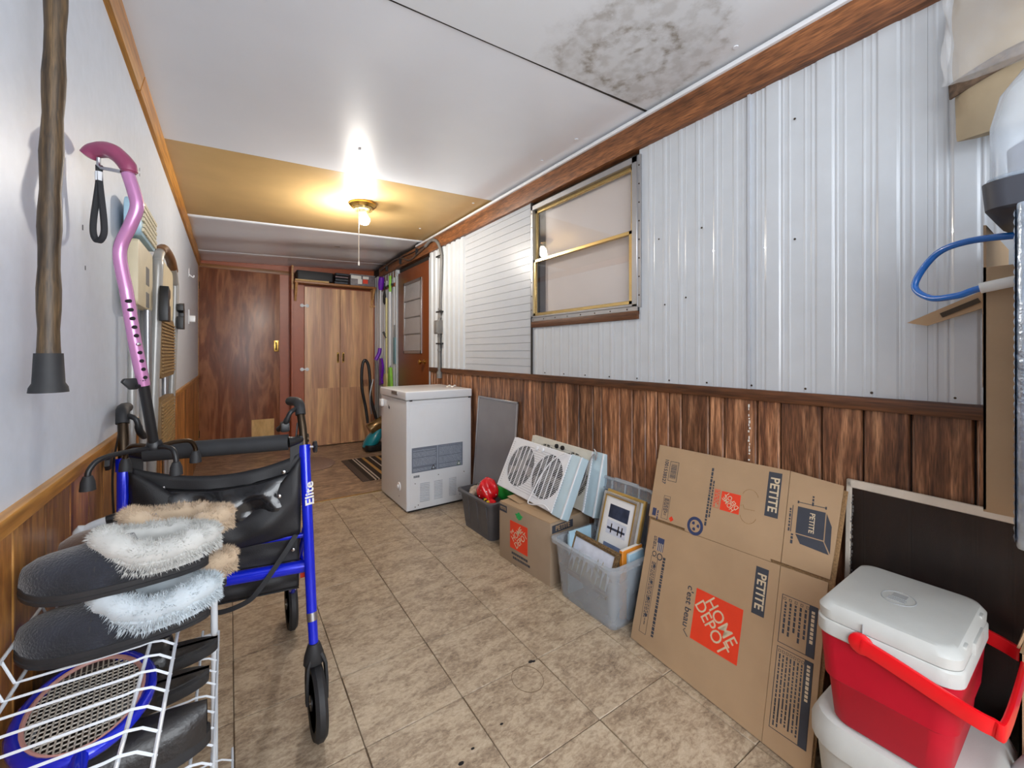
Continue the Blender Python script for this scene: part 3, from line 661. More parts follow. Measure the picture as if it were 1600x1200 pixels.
MB().lathe([(0.001, -0.41), (0.007, -0.425), (0.006, -0.44), (0.0001, -0.443)], 10, (-0.035, -0.03, 0)).build('cord_knob', M['whitepl'], lp, smooth=True)

# ------------------------------------------------------------------ conduit and cable on the right wall
cd = thing('conduit_pipe', 'grey plastic conduit with a junction box running down the white siding', 'pipe', (XR-0.020, 3.40, 0.9))
MB().tube(cat([(0.0, 0.02, 0.0), (0.0, 0.02, 0.30), (-0.01, 0.00, 0.40)]), 0.016, 10).build('lower_pipe', M['pvc'], cd, smooth=True)
MB().tube(cat([(-0.01, 0.0, 0.50), (0.0, 0.0, 0.62), (-0.004, -0.03, 0.9), (-0.008, -0.04, 1.08), (-0.018, 0.02, 1.20), (-0.026, 0.14, 1.245), (-0.025, 0.28, 1.22)], 8), 0.015, 10).build('upper_pipe', M['pvc'], cd, smooth=True)
jb = MB().b2((-0.042, -0.035, 0.39), (0.012, 0.045, 0.51)).build('junction_box', M['pvc'], cd, bev=0.005)
MB().b2((-0.047, -0.028, 0.40), (-0.042, 0.038, 0.50)).build('box_cover', plain('galv', (150, 150, 148), 0.4, metal=0.5), jb, bev=0.002)
for z in (0.36, 0.53, 0.60, 0.24): MB().tube([(0.0, 0.015 if z < 0.4 else 0, z), (0.0, 0.015 if z < 0.4 else 0, z+0.018)], 0.021, 12).build('collar', M['pvc'], cd)
for z in (0.30, 0.58, 1.07): MB().b2((-0.022, -0.05, z), (0.022, 0.05, z+0.012)).build('clamp', M['black'], cd)
MB().lathe([(0.026, 0.0), (0.026, 0.04), (0.02, 0.06)], 14, (0, 0.02, 0)).build('coupling', M['pvc'], cd)
cb = thing('wall_cable', 'brown sagging cable clipped along the beam towards the far corner', 'cable', (XR-0.045, 3.6, 2.1))
MB().tube(cat([(0, 0.08, 0.02), (0, 0.28, -0.01), (0, 0.5, -0.03), (0, 0.75, 0.035), (0, 1.0, 0.055), (0, 1.3, 0.035), (0, 1.5, 0.02)], 8), 0.008, 8).build('cable', plain('cable_brown', (88, 72, 62), 0.5), cb, smooth=True)
MB().tube(cat([(0.005, 0.02, 0.035), (0.005, 0.4, 0.03), (0.005, 0.8, 0.045), (0.005, 1.5, 0.038)], 6), 0.005, 8).build('cable', M['black'], cb, smooth=True)
for y in (0.3, 0.78, 1.25): MB().b2((-0.012, y-0.006, -0.02), (0.02, y+0.006, 0.045)).build('clip', M['black'], cb)

# wall switch near the far door
ws = thing('night_light', 'white plug-in night light on the grey wall near the far door', 'light', (XL+0.004, 4.35, 1.42))
MB().b2((0, -0.035, -0.06), (0.006, 0.035, 0.06)).build('wall_plate', M['whitepl'], ws, bev=0.002)
MB().prism(rrect(-0.03, -0.028, 0.03, 0.028, 0.012), 0.006, 0.045, Matrix(((0, 0, 1), (1, 0, 0), (0, 1, 0))), (0, 0.01, -0.015)).build('plug_body', M['white'], ws, bev=0.004)
ws = thing('wall_hook_plate', 'small white hook high on the grey wall near the ceiling corner', 'hook', (XL+0.004, 4.35, 1.78))
MB().b2((0, -0.02, -0.03), (0.005, 0.02, 0.04)).build('plate', M['whitepl'], ws, bev=0.002)
MB().tube(cat([(0.004, 0, -0.01), (0.03, 0, -0.03), (0.034, 0, -0.012)]), 0.005, 8).build('hook', M['whitepl'], ws, smooth=True)

# ------------------------------------------------------------------ rugs and brooms at the far end
rg = thing('striped_rug', 'dark striped doormat on the dark floor beside the freezer', 'rug', (1.245, 4.14, 0.0012))
x = -0.29; k = 0
for w, mm in ((0.06, 'rug_brown'), (0.045, 'rug_dark'), (0.014, 'rug_cream'), (0.016, 'rug_dark'), (0.014, 'rug_cream'), (0.05, 'rug_dark'), (0.03, 'rug_gold'), (0.05, 'rug_dark'), (0.014, 'rug_cream'), (0.05, 'rug_dark'), (0.03, 'rug_gold'), (0.06, 'rug_dark'), (0.014, 'rug_cream'), (0.06, 'rug_brown'), (0.05, 'rug_dark')):
    MB().b2((x, -0.42, 0), (x+w, 0.42, 0.008)).build('stripe', M[mm], rg); x += w
ov = tag(MB().lathe([(0.26, 0), (0.262, 0.004), (0.25, 0.009), (0.0001, 0.010)], 36, (0, 0, 0.001), sx=0.75, sy=1.1).build('oval_mat', M['ovalmat'], smooth=True), 'small pinkish oval mat on the dark floor in front of the closet', 'mat')
ov.location = (0.70, 4.62, 0.001)
def hook_rail():
    t = thing('broom_rail', 'narrow strip of broom holders on the white siding left of the brown door', 'rack', (XR-0.018, 4.85, 1.90))
    MB().b2((0, -0.22, -0.02), (0.017, 0.30, 0.02)).build('rail_strip', M['redbrown'], t, bev=0.002)
    for y in (-0.17, -0.03, 0.10, 0.24): MB().b2((-0.03, y-0.012, -0.012), (0, y+0.012, 0.012)).build('hook', M['black'], t)
hook_rail()
t = thing('flat_mop', 'purple and white flat mop hanging head up in the far corner', 'mop', (XR-0.055, 5.05, 0.76))
MB().tube([(0, 0.0, 0.30), (0, -0.01, 1.15)], 0.008, 8).build('pole', M['whitepl'], t, smooth=True)
MB().tube(cat([(0, -0.01, 1.12), (0, -0.02, 1.20), (0, -0.05, 1.27)]), [0.022, 0.026, 0.03, 0.032, 0.034, 0.036, 0.036, 0.036, 0.036, 0.034, 0.032, 0.03, 0.028], 10).build('handle', M['purple'], t, smooth=True)
MB().prism([(-0.03, 0.30), (0.05, 0.30), (0.10, 0.22), (0.08, 0.12), (0.05, 0.05), (0.10, 0.0), (-0.04, -0.03)], -0.012, 0.012, Matrix(((0, 0, 1), (-1, 0, 0), (0, 1, 0)))).build('head', M['purple'], t, bev=0.004)
t = thing('green_broom', 'broom with lime green grip hanging just left of the brown door', 'broom', (XR-0.05, 4.70, 0.72))
MB().tube([(0, 0, 0.26), (0, 0.0, 1.12)], 0.009, 8).build('pole', M['whitepl'], t, smooth=True)
MB().tube([(0, 0, 1.10), (0, 0, 1.28)], 0.016, 10).build('grip', M['lime'], t, smooth=True)
MB().prism([(-0.06, 0), (0.06, 0), (0.03, 0.24), (-0.03, 0.24)], -0.015, 0.015, Matrix(((0, 0, 1), (1, 0, 0), (0, 1, 0)))).build('brush', M['lime'], t, bev=0.004)
t = thing('yellow_broom', 'pale yellow broom pole with black clip between purple mop and green broom', 'broom', (XR-0.035, 4.88, 0.62))
MB().tube([(0, 0, 0.25), (0, 0.0, 1.15)], 0.012, 8).build('pole', M['yellowpole'], t, smooth=True)
MB().tube([(0, 0, 0.68), (-0.03, 0.03, 0.75)], 0.014, 8).build('clip', M['black'], t)
MB().prism([(-0.10, 0), (0.10, 0), (0.04, 0.26), (-0.04, 0.26)], -0.018, 0.018, Matrix(((0, 0, 1), (1, 0, 0), (0, 1, 0)))).build('brush', M['yellowpole'], t, bev=0.004)
t = thing('teal_dustpan', 'teal dustpan hanging on the siding strip left of the brown door', 'dustpan', (XR-0.020, 4.64, 1.0))
MB().prism([(-0.03, 0), (0.05, 0), (0.05, 0.30), (-0.03, 0.30)], -0.004, 0.010, Matrix(((0, 0, 1), (1, 0, 0), (0, 1, 0)))).build('pan', plain('teal_grey', (96, 140, 150), 0.4), t, bev=0.003)
MB().tube([(0, 0, 0.29), (0, 0, 0.44)], 0.009, 8).build('handle', M['pvc'], t, smooth=True)
t = thing('black_duster', 'small black duster hanging under the purple mop handle', 'duster', (XR-0.035, 4.96, 1.70))
MB().lathe([(0.008, 0.0), (0.032, 0.03), (0.036, 0.10), (0.012, 0.16), (0.008, 0.26), (0.0001, 0.262)], 12, sx=0.5).build('head', M['foam'], t, smooth=True)

# vacuum cleaner
t = thing('vacuum_cleaner', 'teal upright vacuum cleaner with brown canister and black hose in the far corner', 'vacuum cleaner', (1.43, 4.90, 0.0))
MB().prism(rrect(-0.16, -0.13, 0.06, 0.12, 0.05), 0.012, 0.075).build('floor_head', M['black'], t, bev=0.012)
MB().loft([[(-0.10+0.03*k+0.085*s*math.cos(a), 0.10*s*math.sin(a), 0.05+0.055*k) for a in [q*PI/9 for q in range(18)]] for k, s in enumerate((0.9, 1.05, 1.0, 0.7, 0.4))]).build('teal_shell', M['teal'], t, smooth=True)
tilt = Matrix.Rotation(math.radians(-38), 3, 'Y')
MB().lathe([(0.066, 0), (0.070, 0.01), (0.070, 0.20), (0.06, 0.22), (0.0001, 0.225)], 22, (-0.10, 0, 0.235), Matrix.Rotation(math.radians(62), 3, 'Y')).build('canister', plain('canister_bronze', (132, 104, 66), 0.2, metal=0.5, var=0.3, nscale=30), t, smooth=True)
MB().tube(cat([(-0.12, -0.02, 0.32), (-0.14, 0, 0.5), (-0.18, 0.0, 0.72), (-0.18, 0.0, 0.95), (-0.15, 0, 1.04), (-0.11, 0, 0.98), (-0.09, 0, 0.80), (-0.08, 0, 0.6), (-0.02, 0, 0.36)], 8), 0.017, 10).build('hose', M['black'], t, smooth=True)
MB().tube(cat([(0.0, 0.0, 0.1), (0.0, 0.02, 0.5), (0.0, 0.03, 0.9), (-0.02, 0.02, 1.05)], 6), 0.02, 10).build('handle_tube', M['pvc'], t, smooth=True)
MB().tube(cat([(-0.02, 0.02, 1.04), (0.02, 0.02, 1.12), (0.03, 0.02, 1.18)], 6), 0.022, 10).build('handle', M['purple'], t, smooth=True)
MB().tube(cat([(-0.08, -0.02, 0.42), (-0.10, -0.03, 0.62), (-0.06, -0.02, 0.82)], 6), 0.009, 8).build('brush_tube', M['alu'], t, smooth=True)

# ------------------------------------------------------------------ freezer
fz = thing('chest_freezer', 'small white chest freezer standing on the tile floor against the wall', 'freezer', (1.02, 2.818, 0), (0, 0, 0.012))
FW, FD, FH = 0.515, 0.560, 0.785
fm = MB()
for i in range(1): fm.b2((0, 0, 0.012), (FW, FD, FH))
body = fm.build('body', M['white'], fz, bev=0.008, seg=3)
MB().b2((0.02, 0.012, 0), (FW-0.02, FD-0.02, 0.014)).build('base_plinth', M['dark'], fz)
lid = MB().b2((-0.008, -0.006, FH+0.004), (FW+0.004, FD+0.008, 0.850)).build('lid', M['white'], fz, bev=0.010, seg=3)
MB().b2((0.006, 0.008, FH-0.002), (FW-0.006, FD-0.006, FH+0.006)).build('lid_gasket', M['pvc'], fz)
MB().b2((-0.0105, 0.16, 0.815), (-0.007, 0.29, 0.842)).build('badge', M['alu'], lid, bev=0.001)
MB().b2((-0.0112, 0.17, 0.820), (-0.0100, 0.28, 0.837)).build('badge_face', M['pvc'], lid)
for x in (0.02, FW-0.03): MB().b2((x, -0.009, FH-0.003), (x+0.02, -0.005, FH+0.006)).build('hinge', M['dark'], fz)
MB().b2((0.026, -0.0035, 0.02), (FW-0.03, 0.001, FH-0.03)).build('rear_panel', M['white'], fz, bev=0.002)
lb = MB().b2((0.037, -0.0045, 0.276), (0.438, -0.0034, 0.452)).build('information_label', plain('label_slate', (112, 120, 134), 0.45), fz)
ln = MB(); random.seed(2)
for col, (a, c) in enumerate(((0.045, 0.222), (0.244, 0.428))):
    z = 0.444
    while z > 0.284:
        if random.random() < 0.88:
            x = a; 
            while x < c-0.01:
                w = random.uniform(0.01, 0.04); ln.b2((x, -0.0050, z-0.0018), (min(x+w, c), -0.0044, z)); x += w+0.003
        z -= 0.0052
tag(ln.build('printed_lines', plain('label_line', (176, 184, 196), 0.5), lb), kind='stuff')
MB().b2((0.228, -0.0052, 0.278), (0.238, -0.0044, 0.450)).build('divider', plain('label_mid', (150, 158, 172), 0.5), lb)
for x in (0.200, 0.405):
    MB().prism([(x-0.018, 0.284), (x+0.018, 0.284), (x, 0.318)], -0.0058, -0.0048, Matrix(((1, 0, 0), (0, 0, 1), (0, 1, 0)))).build('warning_triangle', M['bronze'] if x < 0.3 else plain('tri_green', (86, 110, 84), 0.5), lb)
    MB().prism([(x-0.010, 0.289), (x+0.010, 0.289), (x, 0.308)], -0.0062, -0.0056, Matrix(((1, 0, 0), (0, 0, 1), (0, 1, 0)))).build('triangle_mark', M['matboard'] if x > 0.3 else plain('label_line', (176, 184, 196), 0.5), lb)
sm = MB()
for k in range(6): sm.b2((0.051+k*0.0075, -0.0042, 0.240), (0.056+k*0.0075, -0.0034, 0.256))
sm.build('small_label', M['ink'], fz)
for (x0, x1) in ((0.098, 0.171), (0.205, 0.272), (0.325, 0.385)):
    v = MB()
    for k in range(12): v.box(((x0+x1)/2, -0.0045, 0.065+k*0.0115), (x1-x0, 0.004, 0.004), Matrix.Rotation(0.5, 3, 'X'))
    v.build('vent_louvres', plain('vent_grey', (188, 192, 200), 0.4), fz)
for (x, z) in ((0.062, 0.20), (0.24, 0.236), (0.45, 0.225), (0.062, 0.035), (0.085, 0.045), (0.415, 0.06), (0.44, 0.06)):
    link('screw', sc, fz, (x, -0.004, z)).rotation_euler = (0, 0, PI/2)
# left face details (the freezer's front, facing -x)
MB().b2((-0.020, 0.50, 0.700), (0.002, 0.555, 0.755)).build('lock', M['whitepl'], fz, bev=0.006)
MB().b2((-0.0009, 0.355, 0.692), (0.0, 0.372, 0.712)).build('logo_mark', M['ink'], fz); MB().b2((-0.0009, 0.374, 0.698), (0.0, 0.384, 0.722)).build('logo_mark', M['ink'], fz)
MB().lathe([(0.032, 0.0), (0.030, 0.006), (0.016, 0.009), (0.012, 0.016), (0.0001, 0.018)], 18, (0, 0.145, 0.155), Matrix(((0, 0, -1), (0, 1, 0), (1, 0, 0)))).build('drain_knob', M['whitepl'], fz, smooth=True)
link('screw', sc, fz, (-0.001, 0.145, 0.085))
pp = tag(MB().grid(lambda u, v: ((u-.5)*0.07, (v-.5)*0.035, 0.010+0.010*math.sin(u*9+v*4)*math.cos(v*6)), 8, 5).build('paper_scrap', M['paper']), 'crumpled scrap of white paper on the freezer lid by the wall', 'paper')
pp.location = (1.44, 2.98, 0.853); solid(pp, 0.001)

# grey screen panel leaning behind the bins
ms = thing('insect_screen', 'tall grey mesh insect screen in a metal frame leaning beside the freezer', 'screen', mat=frame_mat((1.490, 2.72, 0.006), (0, -1, 0), (0.056, 0, 0.785)))
SWd, SH = 0.515, 0.80
f = MB(); t_ = 0.012
f.b2((0, 0, 0), (t_, SH, 0.010)); f.b2((SWd-t_, 0, 0), (SWd, SH, 0.010)); f.b2((0, 0, 0), (SWd, t_, 0.010)); f.b2((0, SH-t_, 0), (SWd, SH, 0.010))
f.build('frame', M['alu'], ms, bev=0.001, seg=1)
MB().b2((t_, t_, 0.004), (SWd-t_, SH-t_, 0.006)).build('mesh_sheet', M['greymesh'], ms)

# ------------------------------------------------------------------ bins, boxes, fans
def tub(name, label, cat_, loc, rot, L0, W0, L1, W1, h, m, rim, ribs=0):
    """open tub; L along y, W along x; 0 bottom, 1 top"""
    t = thing(name, label, cat_, loc, rot); th = 0.004
    def ring(l, w, z, r=0.03): return [(x, y, z) for x, y in rrect(-w/2, -l/2, w/2, l/2, r, 4)]
    MB().loft([ring(L0, W0, 0), ring(L0+(L1-L0)*0.02, W0+(W1-W0)*0.02, 0.006), ring(L1, W1, h), ring(L1-2*th, W1-2*th, h), ring(L0-2*th, W0-2*th, 0.006), ring(0.02, 0.01, 0.006, 0.003)]).build('body', m, t, smooth=True)
    MB().loft([ring(L1, W1, h-0.018, .03), ring(L1+0.030, W1+0.030, h-0.016, .035), ring(L1+0.032, W1+0.032, h, .035), ring(L1-0.002, W1-0.002, h+0.003, .03)], caps=False).build('rim', rim, t, smooth=True)
    for k in range(ribs):
        yy = -L0/2+L0*(k+0.5)/ribs
        MB().prism([(W0/2-0.002, 0.03), (W0/2+0.004, 0.03), (W1/2+0.003, h-0.02), (W1/2-0.003, h-0.02)], yy-0.035, yy+0.035, Matrix(((-1, 0, 0), (0, 0, 1), (0, 1, 0)))).build('rib', m, t, bev=0.002, seg=1)
    return t
tub('storage_bin', 'dark grey plastic bin full of bright odds and ends beside the freezer', 'bin', (1.362, 2.28, 0), (0, 0, 0.03), 0.32, 0.17, 0.375, 0.215, 0.235, M['darkbin'], M['darkbin'], 3)
def blob(name, label, cat_, loc, r, m, seed, sq=(1, 1, 1), amp=0.18, partn='body'):
    t = thing(name, label, cat_, loc); random.seed(seed); ph = [random.uniform(0, 6) for _ in range(6)]
    def fn(u, v):
        th, p = u*2*PI, v*PI; q = 1+amp*math.sin(3*th+ph[0])*math.sin(2*p+ph[1])+amp*0.6*math.sin(5*th+ph[2]+3*p)*math.sin(p)
        return (r*q*math.sin(p)*math.cos(th)*sq[0], r*q*math.sin(p)*math.sin(th)*sq[1], -r*q*math.cos(p)*sq[2])
    MB().grid(fn, 28, 18).build(partn, m, t, smooth=True); return t
t = blob('red_gift_bag', 'shiny red bag with white dots sticking out of the grey bin', 'bag', (1.33, 2.235, 0.265), 0.062, M['redshiny'], 4, (1.0, 1.1, 1.25))
dm = MB().lathe([(0.004, 0), (0.0001, 0.002)], 8)
dmm = dm.mesh('dot', M['paper']); random.seed(8)
for k in range(14):
    a = random.uniform(PI*0.7, PI*1.6); e = random.uniform(-0.4, 0.9); d = Vector((math.cos(a)*math.cos(e), math.sin(a)*math.cos(e)*1.1, math.sin(e)*1.2))
    o = link('dot', dmm, t, d*0.066); o.rotation_euler = d.to_track_quat('Z', 'Y').to_euler()
t = blob('green_gift_bag', 'crumpled green plastic bag behind the red one in the grey bin', 'bag', (1.43, 2.165, 0.262), 0.055, M['greenpl'], 9, (1.0, 1.25, 1.1))
blob('clear_wrap', 'crumpled pale cellophane wrap at the far side of the grey bin', 'wrapping', (1.37, 2.40, 0.21), 0.05, plain('cellophane', (180, 160, 140), 0.25, var=0.4, nscale=30), 12, (1.5, 1.1, 0.6), 0.3)
t = blob('candy_packet', 'yellow and black striped packet lying in the grey bin in front of the red bag', 'packet', (1.300, 2.165, 0.215), 0.040, M['redshiny'], 15, (0.9, 1.3, 0.6), 0.1)
for k in range(4): MB().box((-0.030+0.003*k, -0.03+0.02*k, 0.012), (0.016, 0.008, 0.03), Matrix.Rotation(0.3, 3, 'X')).build('stripe', M['yellow'] if k % 2 == 0 else M['dark'], t)

# home improvement store box (closed) with its frame: x along the front, y up, z out to the room
def logo(parent, cx, cy, w, h, ang, z, tilt_=0, the=True, sc_=1.0):
    """red square with the diagonal stencil lettering; reading direction ang"""
    c, s = math.cos(ang), math.sin(ang)
    def P(x, y): return (cx+c*x-s*y, cy+s*x+c*y)
    MB().prism([P(-w/2, -h/2), P(w/2, -h/2), P(w/2, h/2), P(-w/2, h/2)], z, z+0.0006).build('logo_square', M['orange'], parent)
    a2 = ang+math.radians(45)
    rows = (('THE', 0.15, -0.20, 0.33), ('HOME', 0.32, 0.0, 0.12), ('DEPOT', 0.32, 0.03, -0.15)) if the else (('HOME', 0.36, 0.0, 0.125), ('DEPOT', 0.36, 0.0, -0.135))
    for body, size, along, up in rows:
        x = along*w; y = up*w; q = 1/math.sqrt(2); p = P((x-y)*q, (x+y)*q)
        text(body, size*w*sc_, (p[0], p[1], z+0.0007), (0, 0, a2), M['cream'], parent, bold=0.004, xs=0.86)
def stripes(parent, name, x0, y0, x1, y1, n, m, z, ang_vertical=True, seed=1, th=0.35):
    """lines of small print as dashes; vertical lines spread over x"""
    mb = MB(); rnd = random.Random(seed); pitch = (x1-x0)/n
    for i in range(n):
        x = x0+(i+0.5)*pitch; y = y1; end = y0+rnd.uniform(0, 0.25)*(y1-y0)
        while y > end:
            w = rnd.uniform(0.004, 0.014); mb.b2((x-pitch*th, y-w, z), (x+pitch*th, y, z+0.0004)); y -= w+0.0025
    return mb.build(name, m, parent)
bx = thing('moving_box', 'closed brown moving box with a red logo under the two window fans', 'box', mat=frame_mat((1.237, 1.95, 0), (0.035, -0.399, 0), (0, 0, 1)))
BL_, BH, BD = 0.4005, 0.300, 0.290
b = MB()
b.b2((0, 0, -BD), (BL_, BH, 0)); b.build('body', M['cardboard_d'], bx, bev=0.002)
fp = MB().b2((0.003, BH+0.0005, -BD), (BL_-0.002, BH+0.0045, -BD/2-0.001)).build('top_flap', M['cardboard'], bx)
MB().b2((0.003, BH+0.0005, -BD/2+0.001), (BL_-0.002, BH+0.0045, -0.001)).build('top_flap', M['cardboard'], bx)
fpp = MB().box((0.06, BH+0.012, -0.10), (0.11, 0.003, 0.10), Matrix.Rotation(-0.10, 3, 'Z')).build('loose_flap', M['cardboard'], bx)
logo(bx, 0.165, 0.155, 0.142, 0.145, 0, 0.0002)
MB().b2((0.0005, 0.254, 0.0001), (0.066, 0.290, 0.0008)).build('size_label', M['ink'], bx)
text('PETITE', 0.021, (0.033, 0.272, 0.0009), (0, 0, 0), M['cardboard'], bx, bold=0.02, xs=0.8)
MB().prism([(0.167+0.026*math.cos(a)*(1+0.25*math.sin(5*a)), 0.267+0.017*math.sin(a)*(1+0.2*math.cos(4*a))) for a in [q*PI/12 for q in range(24)]], 0.0001, 0.0008).build('green_mark', M['green'], bx)
mb = MB(); rnd = random.Random(5)
for k in range(2):
    x = 0.108+0.01*k
    while x < 0.235+0.012*k: w_ = rnd.uniform(0.006, 0.014); mb.b2((x, 0.052-0.022*k, 0.0001), (x+w_, 0.064-0.022*k, 0.0006)); x += w_+0.003
tag(mb.build('small_print', M['ink'], bx), kind='stuff')
sd = MB().b2((BL_+0.0001, 0.250, -0.158), (BL_+0.0009, 0.288, -0.012)).build('size_label', M['ink'], bx)
text('PETITE', 0.034, (BL_+0.001, 0.2685, -0.085), (0, PI/2, 0), M['cardboard'], bx, bold=0.02)

def window_fan(label, mat, side_w, cord_pts, flip=False):
    t = thing('window_fan', label, 'fan', mat=mat, group=None)
    Wd, Hd, Dp = 0.59, 0.305, 0.045
    R = 0.118; cs = ((0.145, 0.155), (0.385, 0.155))
    MB().prism(rrect(0, 0, Wd-side_w, Hd, 0.012, 3), -Dp, -0.008).build('housing', M['offwhite'] if flip else M['whitepl'], t, bev=0.004)
    for cx, cy in cs:
        MB().lathe([(R, -0.0075), (R, -0.0070), (0.0001, -0.0070)], 36, (cx, cy, 0)).build('opening', M['dark'], t)
        bl = MB()
        for k in range(5):
            a = k*2*PI/5
            bl.prism([(0.028*math.cos(a-.3), 0.028*math.sin(a-.3)), (0.105*math.cos(a-.42), 0.105*math.sin(a-.42)), (0.110*math.cos(a+.1), 0.110*math.sin(a+.1)), (0.028*math.cos(a+.5), 0.028*math.sin(a+.5))], -0.0068, -0.0050, None, (cx, cy, 0))
        bl.lathe([(0.034, -0.007), (0.034, -0.003), (0.0001, -0.002)], 20, (cx, cy, 0))
        bl.build('fan_blade', M['pvc'], t)
    # face plate with round holes: strips above/below every circle
    fp = MB(); n = 72; x1 = Wd-side_w
    for i in range(n):
        a = x1*i/n; b_ = x1*(i+1)/n; xm = (a+b_)/2; hit = None
        for cx, cy in cs:
            if abs(xm-cx) < R: hit = (cy, math.sqrt(R*R-(xm-cx)**2))
        if hit: fp.b2((a, 0.004, -0.008), (b_, hit[0]-hit[1], 0)); fp.b2((a, hit[0]+hit[1], -0.008), (b_, Hd-0.004, 0))
        else: fp.b2((a, 0.004, -0.008), (b_, Hd-0.004, 0))
    fp.build('face_plate', M['offwhite'] if flip else M['whitepl'], t)
    g = MB()
    for cx, cy in cs:
        y = -R+0.006
        while y < R:
            h = math.sqrt(max(0, R*R-y*y)); g.b2((cx-h, cy+y-0.0011, -0.003), (cx+h, cy+y+0.0011, 0.0)); y += 0.0085
        for x in (-0.07, -0.035, 0.0, 0.035, 0.07):
            h = math.sqrt(R*R-x*x); g.b2((cx+x-0.0018, cy-h, -0.002), (cx+x+0.0018, cy+h, 0.0012))
    tag(g.build('grille', M['white'] if not flip else M['offwhite'], t), kind='stuff')
    g2 = MB()
    for k in range(20): 
        y = 0.03+k*0.0128
        for (a, b_) in ((0.012, 0.028), (0.262, 0.268), (0.5, 0.52)):
            g2.b2((a, y, 0), (b_, y+0.0016, 0.0012))
        hh = abs(y-0.155)
        lo = 0.145+math.sqrt(max(0, R*R-hh*hh)); hi = 0.385-math.sqrt(max(0, R*R-hh*hh))
        g2.b2((lo+0.002, y, 0), (hi-0.002, y+0.0016, 0.0012))
    tag(g2.build('plate_ribs', M['jal'], t), kind='stuff')
    MB().prism(rrect(Wd-side_w+0.001, -0.004, Wd, Hd+0.004, 0.004, 2), -Dp-0.004, -0.004).build('side_extender', M['palebl'], t, bev=0.003)
    MB().b2((Wd-side_w-0.006, 0.0, -0.01), (Wd-side_w+0.004, Hd, 0.002)).build('side_rail', M['white'], t, bev=0.001, seg=1)
    MB().b2((Wd-0.012, -0.004, -0.006), (Wd-0.004, Hd+0.003, 0.001)).build('side_rail', M['white'], t, bev=0.001, seg=1)
    for x in (0.235, 0.285): MB().lathe([(0.013, 0.0), (0.012, 0.009), (0.0001, 0.010)], 14, (x, Hd-0.026, 0)).build('control_knob', M['dark'] if flip else M['white'], t)
    MB().tube(cat(cord_pts, 6), 0.0036, 8).build('power_cord', M['whitepl'] if not flip else M['jal'], t, smooth=True)
    return t
window_fan('white twin window fan leaning in front on the moving box, cord draped over it',
           frame_mat((1.325, 2.118, 0.333), (0, -1, -0.02), (0.13, 0, 0.275)), 0.085,
           [(0.47, 0.30, 0.010), (0.41, 0.25, 0.014), (0.36, 0.16, 0.012), (0.34, 0.06, 0.012), (0.33, 0.0, 0.012), (0.37, -0.004, 0.018), (0.45, 0.02, 0.014), (0.5, 0.008, 0.008)])
window_fan('second twin window fan with black knobs leaning behind the front fan against the wall',
           frame_mat((1.468, 2.045, 0.326), (0, -1, -0.012), (0.070, 0, 0.30)), 0.080,
           [(0.52, 0.318, 0.004), (0.55, 0.30, 0.012), (0.545, 0.27, 0.010), (0.53, 0.295, 0.010), (0.50, 0.24, 0.008), (0.49, 0.15, 0.008), (0.44, 0.06, 0.008), (0.40, 0.02, 0.008)], True)

# clear tote with frames
tub('clear_tote', 'translucent plastic tote full of picture frames next to the moving box', 'tote', (1.385, 1.322, 0), (0, 0, 0), 0.33, 0.22, 0.365, 0.270, 0.262, M['milky'], M['milky'])
t = thing('tote_lid', 'clear plastic tote lid standing upright behind the picture frames', 'lid', mat=frame_mat((1.508, 1.490, 0.225), (0, -1, 0), (0.035, 0, 0.28)))
MB().prism(rrect(0, 0, 0.34, 0.285, 0.04), -0.002, 0.002).build('panel', M['clear'], t, bev=0.001, seg=1)
MB().tube([(x, y, 0.0) for x, y in rrect(0.0, 0.0, 0.34, 0.285, 0.04)], 0.008, 8, closed=True).build('edge_lip', M['milky'], t, smooth=True)
for x in (0.09, 0.17, 0.25): MB().b2((x-0.002, 0.235, 0.001), (x+0.002, 0.28, 0.010)).build('rib', M['milky'], t)
MB().b2((0.03, 0.233, 0.001), (0.31, 0.238, 0.009)).build('rib', M['milky'], t)
MB().b2((0.10, 0.285, -0.004), (0.24, 0.298, 0.006)).build('latch_tab', M['milky'], t, bev=0.002)
def picture(name, label, mat, w, h, fw, frame_m, parts, depth=0.014):
    t = thing(name, label, 'picture frame', mat=mat); f = MB()
    f.b2((0, 0, -depth), (fw, h, 0)); f.b2((w-fw, 0, -depth), (w, h, 0)); f.b2((fw, 0, -depth), (w-fw, fw, 0)); f.b2((fw, h-fw, -depth), (w-fw, h, 0))
    f.build('frame', frame_m, t, bev=0.003, seg=2)
    MB().b2((fw*0.5, fw*0.5, -depth), (w-fw*0.5, h-fw*0.5, -0.006)).build('mat_board', M['matboard'], t)
    for nm, x0, y0, x1, y1, mm in parts: MB().b2((x0, y0, -0.006), (x1, y1, -0.0052)).build(nm, M[mm], t)
    return t
p = picture('silver_picture_frame', 'silver and gold framed photo print of a pier leaning in the clear tote', frame_mat((1.392, 1.405, 0.135), (0.03, -1, -0.02), (0.105, -0.13, 0.36)), 0.200, 0.345, 0.013, M['silverframe'],
   [('photo', 0.045, 0.235, 0.155, 0.295, 'photo_dark'), ('photo', 0.045, 0.165, 0.155, 0.225, 'photo_snow'), ('photo', 0.045, 0.055, 0.155, 0.125, 'photo_sky')])
MB().b2((0.050, 0.185, -0.0052), (0.150, 0.195, -0.0047)).build('pier', M['photo_dark'], p)
for x in (0.07, 0.11, 0.13): MB().b2((x, 0.172, -0.0052), (x+0.006, 0.212, -0.0046)).build('post', M['bronze'], p)
f = MB(); f.b2((0.013, 0.013, -0.003), (0.018, 0.332, 0.001)); f.b2((0.182, 0.013, -0.003), (0.187, 0.332, 0.001)); f.b2((0.013, 0.327, -0.003), (0.187, 0.332, 0.001))
f.build('gold_edge', M['goldframe'], p)
